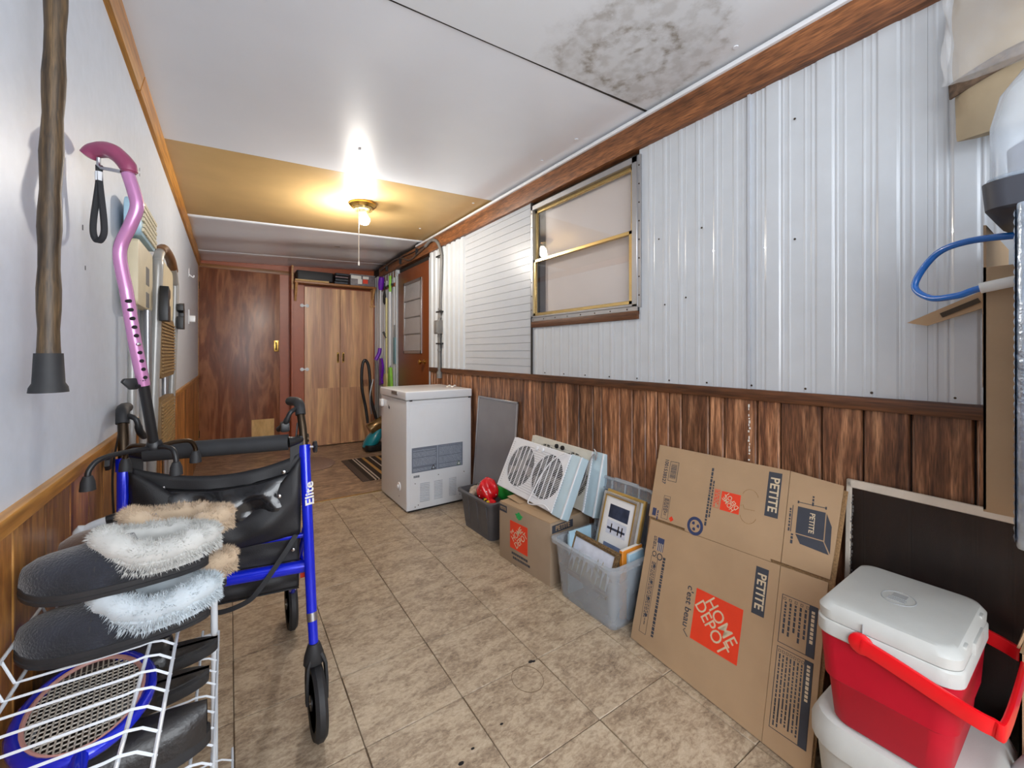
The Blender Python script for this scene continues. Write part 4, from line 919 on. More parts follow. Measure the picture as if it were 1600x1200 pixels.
p = picture('gold_picture_frame', 'gold edged frame standing directly behind the silver framed pier print', frame_mat((1.408, 1.400, 0.135), (0.03, -1, -0.02), (0.105, -0.13, 0.36)), 0.215, 0.352, 0.012, M['goldframe'], [])
p = picture('ornate_picture_frame', 'dark ornate frame with a snowy trees picture leaning at the front of the tote', frame_mat((1.272, 1.462, 0.120), (-0.02, -1, 0.00), (0.075, 0, 0.19)), 0.285, 0.185, 0.022, M['ornate'],
   [('painting', 0.020, 0.015, 0.265, 0.168, 'photo_snow')])
random.seed(21); 
for k in range(8):
    x = 0.035+k*0.029; hh = random.uniform(0.04, 0.12)
    MB().prism([(x-0.012, 0.02), (x+0.014, 0.02), (x+0.010, 0.02+hh*0.6), (x+0.002, 0.02+hh), (x-0.009, 0.02+hh*0.55)], -0.0051, -0.0046).build('tree', M['photo_trees'], p)
bd = MB(); random.seed(6)
for k in range(60):
    a = k/60; 
    for (x, y) in ((0.285*a, 0.174), (0.285*a, 0.011)): bd.lathe([(0.004, 0), (0.003, 0.003), (0.0001, 0.004)], 5, (x, y, 0))
for k in range(30):
    for x in (0.011, 0.274): bd.lathe([(0.004, 0), (0.003, 0.003), (0.0001, 0.004)], 5, (x, 0.185*k/30, 0))
tag(bd.build('carved_beading', M['ornate'], p), kind='stuff')
for (nm, lb_, x, y, w, th, h, mm) in (('orange_book', 'orange book standing at the near end of the clear tote', 1.418, 1.188, 0.13, 0.018, 0.285, 'bookorange'),
      ('blue_book', 'thin grey blue book beside the orange one in the tote', 1.410, 1.208, 0.12, 0.014, 0.260, 'bookblue'),
      ('pale_book', 'thin pale blue book just in front of the orange one in the tote', 1.425, 1.170, 0.10, 0.014, 0.272, 'bookpale')):
    t = thing(nm, lb_, 'book', (x, y, 0.008), (0, 0, 0.02))
    MB().b2((-w/2, -th/2, 0), (w/2, th/2, h)).build('cover', M[mm], t, bev=0.002, seg=1)
    MB().b2((-w/2+0.002, -th/2+0.002, h), (w/2-0.004, th/2-0.002, h+0.0015)).build('pages', M['paper'], t)
t = thing('pale_folder', 'pale blue folder standing at the far corner of the clear tote', 'folder', (1.368, 1.452, 0.01), (0, 0, 0.0))
MB().b2((-0.070, -0.008, 0), (0.070, -0.002, 0.285)).build('cover', M['bookpale'], t)
MB().b2((-0.068, -0.001, 0), (0.062, 0.006, 0.270)).build('cover', M['bookpale'], t)

# ------------------------------------------------------------------ big flattened moving box leaning on the wall
e1 = Vector((-0.08061908, -0.99674498, 0)); e2 = Vector((0.31320439, -0.02533271, 0.94934781))
fb_ = thing('flattened_box', 'large flattened brown moving box leaning against the dark wood wall', 'box', mat=frame_mat((1.304, 1.095, 0.004), e1, e2))
PH = math.radians(3.4); CP, SP = math.cos(PH), math.sin(PH)
def Rm(a, b_): return (CP*a-SP*b_, SP*a+CP*b_)
def sheet(pts, z, name='panel', th=0.0045, m='cardboard'):
    return MB().prism(pts, z-th, z, ).build(name, M[m], fb_, bev=0.0008, seg=1)
FX = 0.5085
sheet([(0, 0), (0.5075, 0), Rm(FX-0.0008, 0.4515), Rm(0.0, 0.4515)], 0)
sheet([(0.5085, 0), (0.632, 0), Rm(0.636, 0.4515), Rm(FX+0.0008, 0.4515)], 0)
sheet([Rm(0.0-0.012, 0.461), Rm(0.163, 0.461), Rm(0.163, 0.4525), Rm(0.478, 0.4525), Rm(0.478, 0.461), Rm(FX-0.001, 0.461), Rm(FX-0.001, 0.744), Rm(-0.017, 0.760)], 0.0008, 'flap')
sheet([Rm(FX+0.001, 0.461), Rm(0.640, 0.461), Rm(0.655, 0.727), Rm(FX+0.001, 0.744)], 0.0008, 'flap')
sheet([(0.004, 0), (0.634, 0.0), Rm(0.645, 0.4), Rm(0.662, 0.715), Rm(0.3, 0.735), Rm(-0.028, 0.70), Rm(-0.012, 0.4)], -0.010, 'back_layer', 0.0045, 'cardedge')
def q4(pts, z, name, m): return MB().prism([Rm(*p) for p in pts], z, z+0.0004).build(name, M[m], fb_)
def rect(x0, y0, x1, y1, z, name, m): return q4([(x0, y0), (x1, y0), (x1, y1), (x0, y1)], z, name, m)
def outline(x0, y0, x1, y1, th, z, name, m):
    mb = MB()
    for (a, b_, c, d) in ((x0, y0, x1, y0+th), (x0, y1-th, x1, y1), (x0, y0, x0+th, y1), (x1-th, y0, x1, y1)):
        mb.prism([Rm(a, b_), Rm(c, b_), Rm(c, d), Rm(a, d)], z, z+0.0004)
    return mb.build(name, M[m], fb_)
def tx(body, size, x, y, m, z, bold=0.02, xs=1.0, ang=-90, name='lettering'):
    p = Rm(x, y); return text(body, size, (p[0], p[1], z), (0, 0, math.radians(ang)+PH), M[m], fb_, bold=bold, xs=xs, name=name)
z0 = 0.0001; z1 = 0.0009
# lower main panel
LC = (0.330, 0.200)
p = Rm(*LC); logo(fb_, p[0], p[1], 0.163, 0.168, math.radians(-90)+PH, z0, the=False)
tx("c'est beau", 0.034, 0.222, 0.21, 'ink', z0, 0.012); MB().tube([Rm(0.224, 0.138)+(z0,), Rm(0.217, 0.131)+(z0,), Rm(0.236, 0.116)+(z0,)], 0.0016, 5).build('check_mark', M['ink'], fb_)
rect(0.438, 0.286, 0.477, 0.426, z0, 'size_label', 'ink'); tx('PETITE', 0.038, 0.4575, 0.356, 'cream', z0+0.0005, 0.02, 0.95)
st_ = lambda nm, x0, y0, x1, y1, n, z, sd, m='ink', th=0.3: (lambda mb: mb)(None)
def dashes(name, x0, y0, x1, y1, n, z, seed, m='ink', th=0.28, lo=0.004, hi=0.014):
    mb = MB(); rnd = random.Random(seed); pitch = (x1-x0)/n
    for i in range(n):
        x = x0+(i+0.5)*pitch; y = y1; end = y0+rnd.uniform(0, 0.3)*(y1-y0)*(0 if n == 1 else 1)
        while y > end:
            w = rnd.uniform(lo, hi); mb.prism([Rm(x-pitch*th, y-w), Rm(x+pitch*th, y-w), Rm(x+pitch*th, y), Rm(x-pitch*th, y)], z, z+0.0004); y -= w+0.0028
    return tag(mb.build(name, M[m], fb_), kind='stuff')
dashes('small_print', 0.088, 0.045, 0.102, 0.330, 1, z0, 3, th=0.4)
outline(0.034, 0.040, 0.066, 0.320, 0.0012, z0, 'print_box', 'ink'); dashes('small_print', 0.040, 0.05, 0.062, 0.30, 3, z0, 5, th=0.22)
for (x, y) in ((0.056, 0.285), (0.054, 0.225), (0.053, 0.165), (0.052, 0.105)):
    p = Rm(x, y); MB().lathe([(0.006, 0), (0.006, 0.0006), (0.0001, 0.0006)], 10, (p[0], p[1], z0)).build('pictogram', M['ink'], fb_)
rect(0.052, 0.345, 0.083, 0.395, z0, 'flag_panel', 'inkblue')
mb = MB()
for k in range(4): mb.prism([Rm(0.053+k*0.008, 0.345), Rm(0.056+k*0.008, 0.345), Rm(0.056+k*0.008, 0.375), Rm(0.053+k*0.008, 0.375)], z0+0.0004, z0+0.0008)
mb.build('flag_stripes', M['cream'], fb_); dashes('small_print', 0.032, 0.345, 0.047, 0.395, 2, z0, 9)
for (x, y, r) in ((0.073, 0.326, 0.013), (0.046, 0.330, 0.010)):
    p = Rm(x, y); MB().lathe([(r, 0), (r, 0.0005), (r*0.72, 0.0005), (r*0.72, 0)], 20, (p[0], p[1], z0), open_=True).build('recycling_ring', M['ink'], fb_)
# lower side panel lists
for (y0_, y1_, n, sd) in ((0.243, 0.376, 5, 4), (0.020, 0.233, 7, 8)):
    outline(0.522, y0_, 0.618, y1_, 0.0016, z0, 'list_border', 'ink'); rect(0.596, y0_, 0.618, y1_, z0, 'list_header', 'ink')
    for i in range(n):
        x = 0.530+i*(0.062/(n-1)); outline(x-0.0035, y1_-0.014, x+0.0035, y1_-0.007, 0.001, z0, 'check_box', 'ink')
    dashes('list_print', 0.527, y0_+0.02, 0.595, y1_-0.018, n, z0, sd, th=0.20)
    if y1_ < 0.3: dashes('list_print', 0.527, y0_+0.01, 0.595, y0_+0.075, n, z0, sd+1, th=0.20)
dashes('header_print', 0.602, 0.285, 0.612, 0.362, 1, z0+0.0005, 41, 'cream', 0.4, 0.006, 0.010); dashes('header_print', 0.602, 0.130, 0.612, 0.222, 1, z0+0.0005, 42, 'cream', 0.4, 0.006, 0.010)
# upper flap
rect(0.444, 0.586, 0.486, 0.730, z1, 'size_label', 'ink'); tx('PETITE', 0.040, 0.465, 0.658, 'cream', z1+0.0005, 0.02, 0.95)
p = Rm(0.325, 0.598); logo(fb_, p[0], p[1], 0.066, 0.070, math.radians(90)+PH, z1, the=False)
outline(0.262, 0.567, 0.284, 0.633, 0.001, z1, 'red_outline', 'orange'); dashes('red_print', 0.264, 0.57, 0.282, 0.63, 3, z1, 14, 'orange')
dashes('small_print', 0.238, 0.495, 0.248, 0.705, 1, z1, 17, th=0.4); dashes('small_print', 0.250, 0.53, 0.258, 0.66, 1, z1, 18, th=0.35)
tx('1001538527', 0.024, 0.034, 0.655, 'ink', z1, 0.02, 0.85)
outline(0.052, 0.620, 0.094, 0.700, 0.0018, z1, 'barcode_border', 'ink')
mb = MB(); rnd = random.Random(4); y = 0.690
while y > 0.632:
    w = rnd.choice((0.0008, 0.0015, 0.0024)); mb.prism([Rm(0.059, y-w), Rm(0.087, y-w), Rm(0.087, y), Rm(0.059, y)], z1, z1+0.0004); y -= w+rnd.choice((0.001, 0.0018))
mb.build('barcode', M['ink'], fb_)
outline(0.049, 0.470, 0.080, 0.560, 0.0012, z1, 'address_border', 'ink'); dashes('small_print', 0.053, 0.48, 0.076, 0.55, 4, z1, 23)
rect(0.004, 0.470, 0.022, 0.500, z1, 'ink_patch', 'inkblue'); dashes('small_print', 0.026, 0.47, 0.036, 0.495, 1, z1, 24, 'inkblue')
p = Rm(0.098, 0.478); MB().prism([(p[0]-0.011, p[1]), (p[0], p[1]-0.011), (p[0]+0.011, p[1]), (p[0], p[1]+0.011)], z1, z1+0.0004).build('red_mark', M['orange'], fb_)
p = Rm(0.204, 0.482)
MB().lathe([(0.033, 0), (0.033, 0.0005), (0.022, 0.0005), (0.022, 0)], 32, (p[0], p[1], z1), open_=True).build('seal_ring', M['inkblue'], fb_)
for k in range(3):
    a = k*2*PI/3+0.3; q = (p[0]+0.012*math.cos(a), p[1]+0.012*math.sin(a))
    MB().prism([(q[0]+0.006*math.cos(a+d)*s, q[1]+0.006*math.sin(a+d)*s) for d, s in ((0, 1), (1.3, 1.2), (2.6, 1), (3.6, 1.1), (5.0, 1.3))], z1, z1+0.0004).build('recycling_arrow', M['inkblue'], fb_)
hh = MB()
for a0, a1, y in ((0.3, PI-0.3, 0.628), (PI+0.3, 2*PI-0.3, 0.575)):
    hh.tube([Rm(0.392+0.028*math.cos(a), y+0.03*math.sin(a))+(z1,) for a in [a0+(a1-a0)*k/10 for k in range(11)]], 0.001, 4)
hh.tube([Rm(0.362, 0.598)+(z1,), Rm(0.372, 0.602)+(z1,), Rm(0.376, 0.59)+(z1,), Rm(0.412, 0.592)+(z1,)], 0.001, 4)
hh.build('handle_cut', M['cardedge'], fb_)
# cube drawing
q4([(0.541, 0.560), (0.616, 0.560), (0.616, 0.640), (0.541, 0.640)], z1, 'cube_face', 'ink'); q4([(0.541, 0.557), (0.616, 0.557), (0.632, 0.525), (0.556, 0.532)], z1, 'cube_face', 'ink'); q4([(0.619, 0.557), (0.619, 0.638), (0.634, 0.604), (0.635, 0.528)], z1, 'cube_face', 'ink')
tx('PETITE', 0.020, 0.582, 0.600, 'cream', z1+0.0005, 0.015)
mb = MB()
for (a, b_, c, d) in ((0.541, 0.652, 0.616, 0.654), (0.526, 0.560, 0.528, 0.640)): mb.prism([Rm(a, b_), Rm(c, b_), Rm(c, d), Rm(a, d)], z1, z1+0.0004)
for (a, b_) in ((0.541, 0.653), (0.616, 0.653)): mb.prism([Rm(a-0.002, b_-0.004), Rm(a+0.002, b_-0.004), Rm(a+0.002, b_+0.004), Rm(a-0.002, b_+0.004)], z1, z1+0.0004)
mb.build('dimension_lines', M['ink'], fb_)
dashes('small_print', 0.518, 0.57, 0.524, 0.63, 1, z1, 30, th=0.4); dashes('small_print', 0.578, 0.658, 0.584, 0.680, 1, z1, 31, th=0.4); dashes('small_print', 0.528, 0.525, 0.536, 0.555, 1, z1, 31, th=0.4)

# ------------------------------------------------------------------ dark framed screen on the right
wsn = thing('framed_screen', 'large dark mesh screen in a cream frame leaning on the wall behind the red cooler', 'screen', mat=frame_mat((1.525, 0.480, 0.03), (0, -1, -0.012), (0.014, 0, 0.715)))
SWd, SH, t_ = 0.80, 0.715, 0.024
f = MB(); f.b2((0, 0, 0), (t_*0.55, SH, 0.011)); f.b2((SWd-t_, 0, 0), (SWd, SH, 0.011)); f.b2((0, 0, 0), (SWd, t_, 0.011)); f.b2((0, SH-t_, 0), (SWd, SH, 0.011))
f.build('frame', plain('cream_frame', (206, 196, 182), 0.45), wsn, bev=0.002, seg=1)
MB().b2((t_*0.5, t_, 0.004), (SWd-t_, SH-t_, 0.006)).build('mesh_sheet', M['darkmesh'], wsn)
for p in ((0.0, 0.0), (SWd-0.02, 0.0)): MB().b2((p[0], -0.026, 0), (p[0]+0.02, 0, 0.012)).build('foot', M['pvc'], wsn)
ed = MB(); random.seed(31)
for k in range(30): ed.box((0.016+random.uniform(-.002, .002), 0.35+k*0.011, 0.012), (0.003, random.uniform(.004, .009), 0.001))
ed.build('frayed_edge', M['pvc'], wsn)

# ------------------------------------------------------------------ coolers
wc = thing('white_cooler', 'squat white drinks cooler standing on the floor under the red cooler', 'cooler', (1.33, 0.290, 0))
def ringr(w, l, z, r): return [(x, y, z) for x, y in rrect(-w/2, -l/2, w/2, l/2, r, 6)]
MB().loft([ringr(0.30, 0.25, 0.0, 0.06), ringr(0.31, 0.26, 0.02, 0.06), ringr(0.345, 0.29, 0.19, 0.07)]).build('body', M['coolerwhite'], wc, smooth=True)
MB().loft([ringr(0.35, 0.295, 0.192, 0.07), ringr(0.37, 0.31, 0.20, 0.08), ringr(0.37, 0.31, 0.23, 0.08), ringr(0.34, 0.285, 0.258, 0.07), ringr(0.31, 0.265, 0.263, 0.06)]).build('lid', M['coolerwhite'], wc, smooth=True)
MB().tube(cat([(-0.06, -0.148, 0.20), (-0.06, -0.180, 0.275), (-0.05, -0.205, 0.30), (0.04, -0.205, 0.30), (0.05, -0.180, 0.275), (0.05, -0.148, 0.20)], 6), 0.012, 10).build('handle', plain('handle_grey', (168, 170, 172), 0.45), wc, smooth=True)
rc = thing('red_cooler', 'small red cooler with a grey-white lid and red carry handle', 'cooler', (1.300, 0.296, 0.2665), (0, 0, 0.01))
LX, LY = 0.315, 0.240   # x is the long way here
MB().loft([ringr(0.255, 0.185, 0, 0.03), ringr(0.265, 0.195, 0.006, 0.035), ringr(0.285, 0.210, 0.10, 0.035), ringr(0.295, 0.222, 0.105, 0.035), ringr(LX-0.006, LY-0.006, 0.205, 0.035)]).build('body', M['red'], rc, smooth=True)
MB().loft([ringr(LX-0.004, LY-0.004, 0.205, 0.035), ringr(LX+0.002, LY+0.002, 0.208, 0.035), ringr(LX+0.002, LY+0.002, 0.236, 0.035), ringr(LX-0.004, LY-0.004, 0.240, 0.034)]).build('collar', M['coolerwhite'], rc, smooth=True)
ld = MB().loft([ringr(LX-0.004, LY-0.004, 0.2415, 0.034), ringr(LX-0.002, LY-0.002, 0.262, 0.034), ringr(LX-0.022, LY-0.022, 0.276, 0.03), ringr(LX-0.04, LY-0.04, 0.278, 0.028)]).build('lid', M['coolerwhite'], rc, smooth=True)
for q in (-1, 1): MB().b2((q*LX/2-0.003, 0.028, 0.2085), (q*LX/2+0.0022, 0.0295, 0.262)).build('hinge_seam', M['embossed'], ld)
MB().tube([(0.028*1.25*math.cos(a)-0.0, 0.03*math.sin(a)+0.005, 0.278) for a in [k*PI/16 for k in range(32)]], 0.0014, 6, closed=True).build('emblem_ring', M['embossed'], ld)
MB().box((0.012, 0.005, 0.2785), (0.022, 0.026, 0.0015)).build('emblem_mark', M['embossed'], ld)
for k in range(3): MB().b2((-0.018+k*0.006, -0.010, 0.278), (-0.015+k*0.006, 0.022, 0.2795)).build('emblem_line', M['embossed'], ld)
MB().b2((-0.045, -LY/2-0.004, 0.236), (0.045, -LY/2+0.012, 0.262)).build('latch', M['coolerwhite'], ld, bev=0.004)
for x in (-0.085, 0.085): MB().b2((x-0.012, -LY/2+0.002, 0.262), (x+0.012, -LY/2+0.03, 0.272)).build('lid_notch', M['coolerwhite'], ld, bev=0.004)
hd = MB()
HX = LX/2+0.010; pv = (0.03, 0.218)
arm = [(HX, 0.030, 0.222), (HX+0.002, -0.02, 0.213), (HX+0.003, -0.115, 0.190), (HX-0.004, -0.158, 0.180), (HX-0.03, -0.172, 0.178)]
path = arm+[(-q[0], q[1], q[2]) for q in arm[::-1]]
P = cat(path, 5)
vs = []; 
for i, p in enumerate(P):
    tdir = (P[min(i+1, len(P)-1)]-P[max(i-1, 0)]).normalized(); side = Vector((0, 0, 1)).cross(tdir).normalized(); up = tdir.cross(side)
    vs.append([p+side*a*0.0045+up*b_*0.016 for a, b_ in ((-1, -1), (1, -1), (1, 1), (-1, 1))])
hd.loft(vs).build('handle', M['redh'], rc, bev=0.003)
for s in (-1, 1): MB().lathe([(0.022, 0), (0.022, 0.007), (0.017, 0.010), (0.0001, 0.010)], 20, (s*(LX/2+0.003), 0.030, 0.222), Matrix(((0, 0, s), (0, 1, 0), (-s, 0, 0)))).build('handle_pivot', M['redh'], rc, smooth=True)

# cardboard boxes in the lower right corner
bb = thing('open_box', 'open brown cardboard box with a navy label in the lower right corner', 'box', (1.47, -0.05, 0.0), (0, 0, 0.0))
t_ = 0.004; w = MB(); X0, X1, Y0, Y1, Z = -0.065, 0.052, -0.19, 0.180, 0.475
w.b2((X0, Y0, 0), (X1, Y1, t_)); w.b2((X0, Y0, t_), (X0+t_, Y1, Z)); w.b2((X1-t_, Y0, t_), (X1, Y1, Z)); w.b2((X0, Y0, t_), (X1, Y0+t_, Z)); w.b2((X0, Y1-t_, t_), (X1, Y1, Z))
w.build('body', M['cardboard'], bb)
MB().prism(rrect(-0.06, 0, 0.048, 0.15, 0.02), -0.002, 0.002, Matrix(((1, 0, 0), (0, -0.25, 0.97), (0, 0.97, 0.25))), (0, Y1+0.004, Z)).build('flap', M['cardboard'], bb)
MB().b2((X0-0.001, 0.03, 0.36), (X0, 0.16, 0.44)).build('label', M['inkblue'], bb)

# ------------------------------------------------------------------ shelving at the near right, mostly outside the picture
su = thing('storage_shelf', 'white wooden storage shelf against the right wall beside the camera', 'shelf', (1.30, -0.40, 0))
for z in (0.80,): MB().b2((-0.24, -0.50, z-0.02), (0.235, 0.455, z)).build('shelf_board', M['lap'], su, bev=0.002)
for x in (-0.22, 0.215):
    for y in (-0.48,): MB().b2((x-0.02, y-0.02, 0), (x+0.02, y+0.02, 2.0)).build('post', M['lap'], su, bev=0.002)
for z in (0.80,): MB().prism([(-0.0, 0), (0.0, -0.18), (0.3, 0)], 0.22, 0.235, Matrix(((0, 0, 1), (1, 0, 0), (0, 1, 0))), (0, 0.0, z-0.02)).build('brace', M['lap'], su)
MB().b2((0.232, -0.5, 0.78), (0.24, 0.45, 1.95)).build('back_strip', M['lap'], su)
fo = thing('foil_wrapped_box', 'tall box wrapped in silver bubble foil at the right edge', 'box', (1.192, -0.133, 0.801))
MB().prism(rrect(-0.135, -0.225, 0.03, 0.235, 0.012, 3), 0, 0.565).build('body', M['foil'], fo, bev=0.004)
def fn(u, v):
    b_ = abs(math.sin(u*PI*14)*math.sin(v*PI*40)); return (-0.128+0.155*u, 0.2362+0.0022*b_, 0.01+0.545*v)
MB().grid(fn, 56, 160).build('bubble_wrap', M['foil'], fo, smooth=True)
MB().b2((-0.1358, 0.195, 0.315), (-0.1345, 0.215, 0.345)).build('ink_mark', M['ink'], fo)
ob = thing('tall_carton', 'tall open brown carton with its flaps out, against the white siding', 'box', (1.415, -0.007, 0.801))
w = MB(); X0, X1, Y0, Y1, Z0, Z = -0.155, 0.125, -0.20, 0.170, 0.0, 0.492
w.b2((X0, Y0, 0.0), (X1, Y1, t_)); w.b2((X0, Y0, t_), (X0+t_, Y1, Z)); w.b2((X1-t_, Y0, t_), (X1, Y1, Z)); w.b2((X0, Y0, t_), (X1, Y0+t_, Z)); w.b2((X0, Y1-t_, t_), (X1, Y1, Z))
w.build('body', M['cardboard'], ob)
MB().prism([(X0+0.002, 0), (X1, 0), (X1+0.006, 0.075), (X0-0.0, 0.085)], -0.002, 0.002, Matrix(((1, 0, 0), (0, 0, 1), (0, 1, 0))), (0, Y1-0.002, Z)).build('flap', M['cardboard'], ob)
t_f = MB().prism([(0, 0.0), (0.0, -0.048), (0.135, -0.100), (0.175, -0.090)], -0.002, 0.002, Matrix(((0, 0, 1), (1, 0, 0), (0, 1, 0))), (X1-0.004, Y1, Z))
fl_ = t_f.build('flap', M['cardboard'], ob)
MB().box((X1-0.0075, Y1+0.075, Z-0.058), (0.001, 0.075, 0.012), Matrix.Rotation(-0.46, 3, 'X')).build('tape_strip', M['bronze'], ob)
MB().b2((X0-0.0, Y1+0.0001, 0.25), (X1-0.02, Y1+0.001, 0.45)).build('side_patch', plain('card_tone', (150, 120, 90), 0.75), ob)

# blue hose loop sticking out from the carton
bh = thing('blue_hose', 'looped blue hose with a white tag poking out over the tall carton', 'hose', (1.24, 0.10, 1.25))
hp = [(1.243, 0.05, 1.33), (1.246, 0.115, 1.345), (1.27, 0.190, 1.352), (1.30, 0.241, 1.337), (1.31, 0.275, 1.278), (1.285, 0.246, 1.243), (1.256, 0.200, 1.240), (1.243, 0.165, 1.250), (1.243, 0.10, 1.262), (1.243, 0.05, 1.27)]
MB().tube(cat([(a-1.24, b_-0.10, c-1.25) for a, b_, c in hp], 10), 0.0068, 12).build('hose', M['bluehose'], bh, smooth=True)
a = Vector(hp[7]); c = Vector(hp[8]); o0 = Vector((1.24, 0.10, 1.25))
MB().tube([a-o0, (a+c)/2-o0, c-o0], 0.0105, 12).build('paper_tag', M['paper'], bh, smooth=True)

# clear domed carrier on a dark base
dc = thing('domed_carrier', 'clear domed plastic carrier on a charcoal base, denim cloth inside', 'container', (1.22, -0.032, 1.3675))
def rr3(w, l, z, r, o=(0, 0)): return [(x+o[0], y+o[1], z) for x, y in rrect(-w/2, -l/2, w/2, l/2, r, 5)]
MB().loft([rr3(0.25, 0.34, 0.0, 0.03), rr3(0.26, 0.35, 0.004, 0.03), rr3(0.265, 0.357, 0.050, 0.03), rr3(0.255, 0.345, 0.052, 0.03)]).build('base', M['reel'], dc, smooth=True)
MB().loft([rr3(0.250, 0.340, 0.053, 0.03), rr3(0.250, 0.340, 0.150, 0.03), rr3(0.245, 0.320, 0.205, 0.04), rr3(0.22, 0.27, 0.250, 0.05), rr3(0.16, 0.18, 0.275, 0.05)]).build('dome', M['milky'], dc, smooth=True)
MB().tube([(x, y, 0.056) for x, y in rrect(-0.126, -0.171, 0.126, 0.171, 0.03, 5)], 0.003, 6, closed=True).build('dome_lip', M['clear'], dc, smooth=True)
MB().loft([rr3(0.22, 0.30, 0.053, 0.03), rr3(0.225, 0.305, 0.110, 0.04), rr3(0.19, 0.24, 0.135, 0.04)]).build('denim_cloth', M['denim'], dc, smooth=True)

# hanging bags at the top right
def hang_bag(name, label, loc, w, h, m, prof_amp, seed, lean=0.0, yaw=0.0):
    t = thing(name, label, 'bag', loc, (0, 0, yaw)); rnd = random.Random(seed); ph = [rnd.uniform(0, 6) for _ in range(5)]
    def ring(v):
        out = []; n = 24
        ww = w*(0.80+0.20*math.sin(PI*min(1, 0.15+v*0.7))); dd = 0.040*(0.3+0.7*math.sin(PI*min(1, 0.1+v*0.85)))
        for k in range(n):
            a = 2*PI*k/n; q = 1+prof_amp*math.sin(4*a+ph[0]+v*5)+prof_amp*0.6*math.sin(7*a+ph[1]-v*8)
            out.append((dd*q*math.cos(a), ww/2*q*math.sin(a)+lean*v, -h*v))
        return out
    MB().loft([ring(k/14) for k in range(15)]).build('body', m, t, smooth=True); return t
hb = hang_bag('kraft_bag', 'crumpled beige bag with a quilted brown band hanging at the top right', (1.485, 0.110, 2.00), 0.27, 0.36, M['bagclothe'], 0.05, 3)
def fn(u, v):
    a = PI*0.55+u*PI*0.95; h_ = 0.60-0.10*u+0.10*v+0.012*math.sin(u*11); dd = 0.040*(0.3+0.7*math.sin(PI*min(1, 0.1+h_*0.85)))*1.10+0.004; ww = 0.27*(0.80+0.20*math.sin(PI*min(1, 0.15+h_*0.7)))*1.05
    return (dd*math.cos(a), ww/2*math.sin(a), -0.36*h_)
o = MB().grid(fn, 30, 5).build('quilted_band', M['bagdark'], hb, smooth=True); solid(o, 0.004)
MB().tube([(0, 0, 0.0), (0.01, 0, 0.07)], 0.006, 6).build('hanging_loop', M['bagclothe'], hb)
fb2 = hang_bag('clear_film_bag', 'clear plastic bag hanging over the beige bag at the top right', (1.375, 0.130, 2.04), 0.20, 0.30, M['film'], 0.10, 8, 0.02)
MB().tube([(0, 0, 0.0), (0.03, 0, 0.04)], 0.004, 6).build('hanging_loop', M['film'], fb2)
ab = hang_bag('amber_bag', 'amber plastic bag hanging at the very top right corner', (1.27, 0.02, 2.05), 0.18, 0.22, M['bagamber'], 0.06, 5)
MB().tube([(0, 0, 0.0), (0.17, 0, 0.03)], 0.005, 6).build('hanging_loop', M['bagamber'], ab)

# ------------------------------------------------------------------ left wall: wooden stick
wk = thing('wooden_cane', 'worn wooden walking stick with a black rubber tip hanging on the left wall', 'cane', (-0.238, 0.96, 1.07))
MB().tube(cat([(0, 0, 0.02), (-0.001, 0.008, 0.25), (0.002, 0.016, 0.5), (0.004, 0.028, 0.80), (0.004, 0.030, 0.93)], 8), [0.0135+0.0012*math.sin(k*1.7) for k in range(33)], 14).build('shaft', M['canewood'], wk, smooth=True)
MB().lathe([(0.023, -0.012), (0.022, -0.004), (0.0185, 0.003), (0.0165, 0.05), (0.0001, 0.05)], 18).build('rubber_tip', M['rubber'], wk, smooth=True)
MB().tube(cat([(0.004, 0.030, 0.92), (0.004, 0.025, 0.98), (0.004, -0.01, 1.015), (0.004, -0.05, 1.01), (0.004, -0.075, 0.98)], 6), 0.0135, 12).build('crook', M['canewood'], wk, smooth=True)
MB().tube([(-0.045, 0.012, 0.985), (0.012, 0.012, 0.985)], 0.004, 8).build('wall_peg', M['bronze'], wk)

# ------------------------------------------------------------------ pink quad cane
pc = thing('quad_cane', 'pink metal walking cane with a black four-footed base propped on the walker', 'cane', (0, 0, 0))
dx = Vector((0, 0, 0))
top = [(-0.188, 1.250, 1.520), (-0.176, 1.243, 1.475), (-0.172, 1.241, 1.445), (-0.184, 1.248, 1.405), (-0.200, 1.259, 1.365), (-0.203, 1.262, 1.33), (-0.192, 1.258, 1.26)]
end = Vector((-0.166, 1.285, 1.045))
pts = cat(top, 6)+[Vector((-0.180, 1.270, 1.15)), end]
MB().tube(pts, 0.0125, 16).build('pink_shaft', M['pink'], pc, smooth=True)
base = Vector((-0.152, 1.330, 0.890))
d_ = (base-end)
MB().tube([end-d_*0.1, base+Vector((0, 0, 0.0))], 0.0105, 14).build('black_shaft', M['black'], pc, smooth=True)
a0 = Vector((-0.192, 1.252, 1.242)); toC = Vector((0.55, -0.80, 0.0)).normalized()
shd = (end-a0)
for k in range(10):
    p = a0.lerp(end, (k+0.3)/10.3)
    if k == 5: continue
    mt = toC.to_track_quat('Z', 'Y').to_matrix(); MB().lathe([(0.0042, 0.0), (0.0042, 0.0132), (0.0001, 0.0132)], 10, p, mt).build('adjustment_hole', M['dark'], pc)
p = a0.lerp(end, 5.3/10.3); MB().lathe([(0.0042, 0.0), (0.0040, 0.0145), (0.0001, 0.0155)], 10, p, toC.to_track_quat('Z', 'Y').to_matrix()).build('locking_button', M['chrome'], pc, smooth=True)
MB().prism([(-0.022, 0.002), (-0.017, -0.006), (0.014, -0.006), (0.018, 0.004), (0.008, 0.020), (-0.006, 0.020)], -0.006, 0.006, Matrix(((0.8, 0, 0.55), (0.55, 0, -0.8), (0, -1, 0))), end+Vector((-0.018, -0.010, 0.012))).build('wing_nut', M['black'], pc, bev=0.003)
MB().tube([end+Vector((-0.01, -0.016, 0)), end], 0.004, 8).build('clamp_bolt', M['black'], pc)
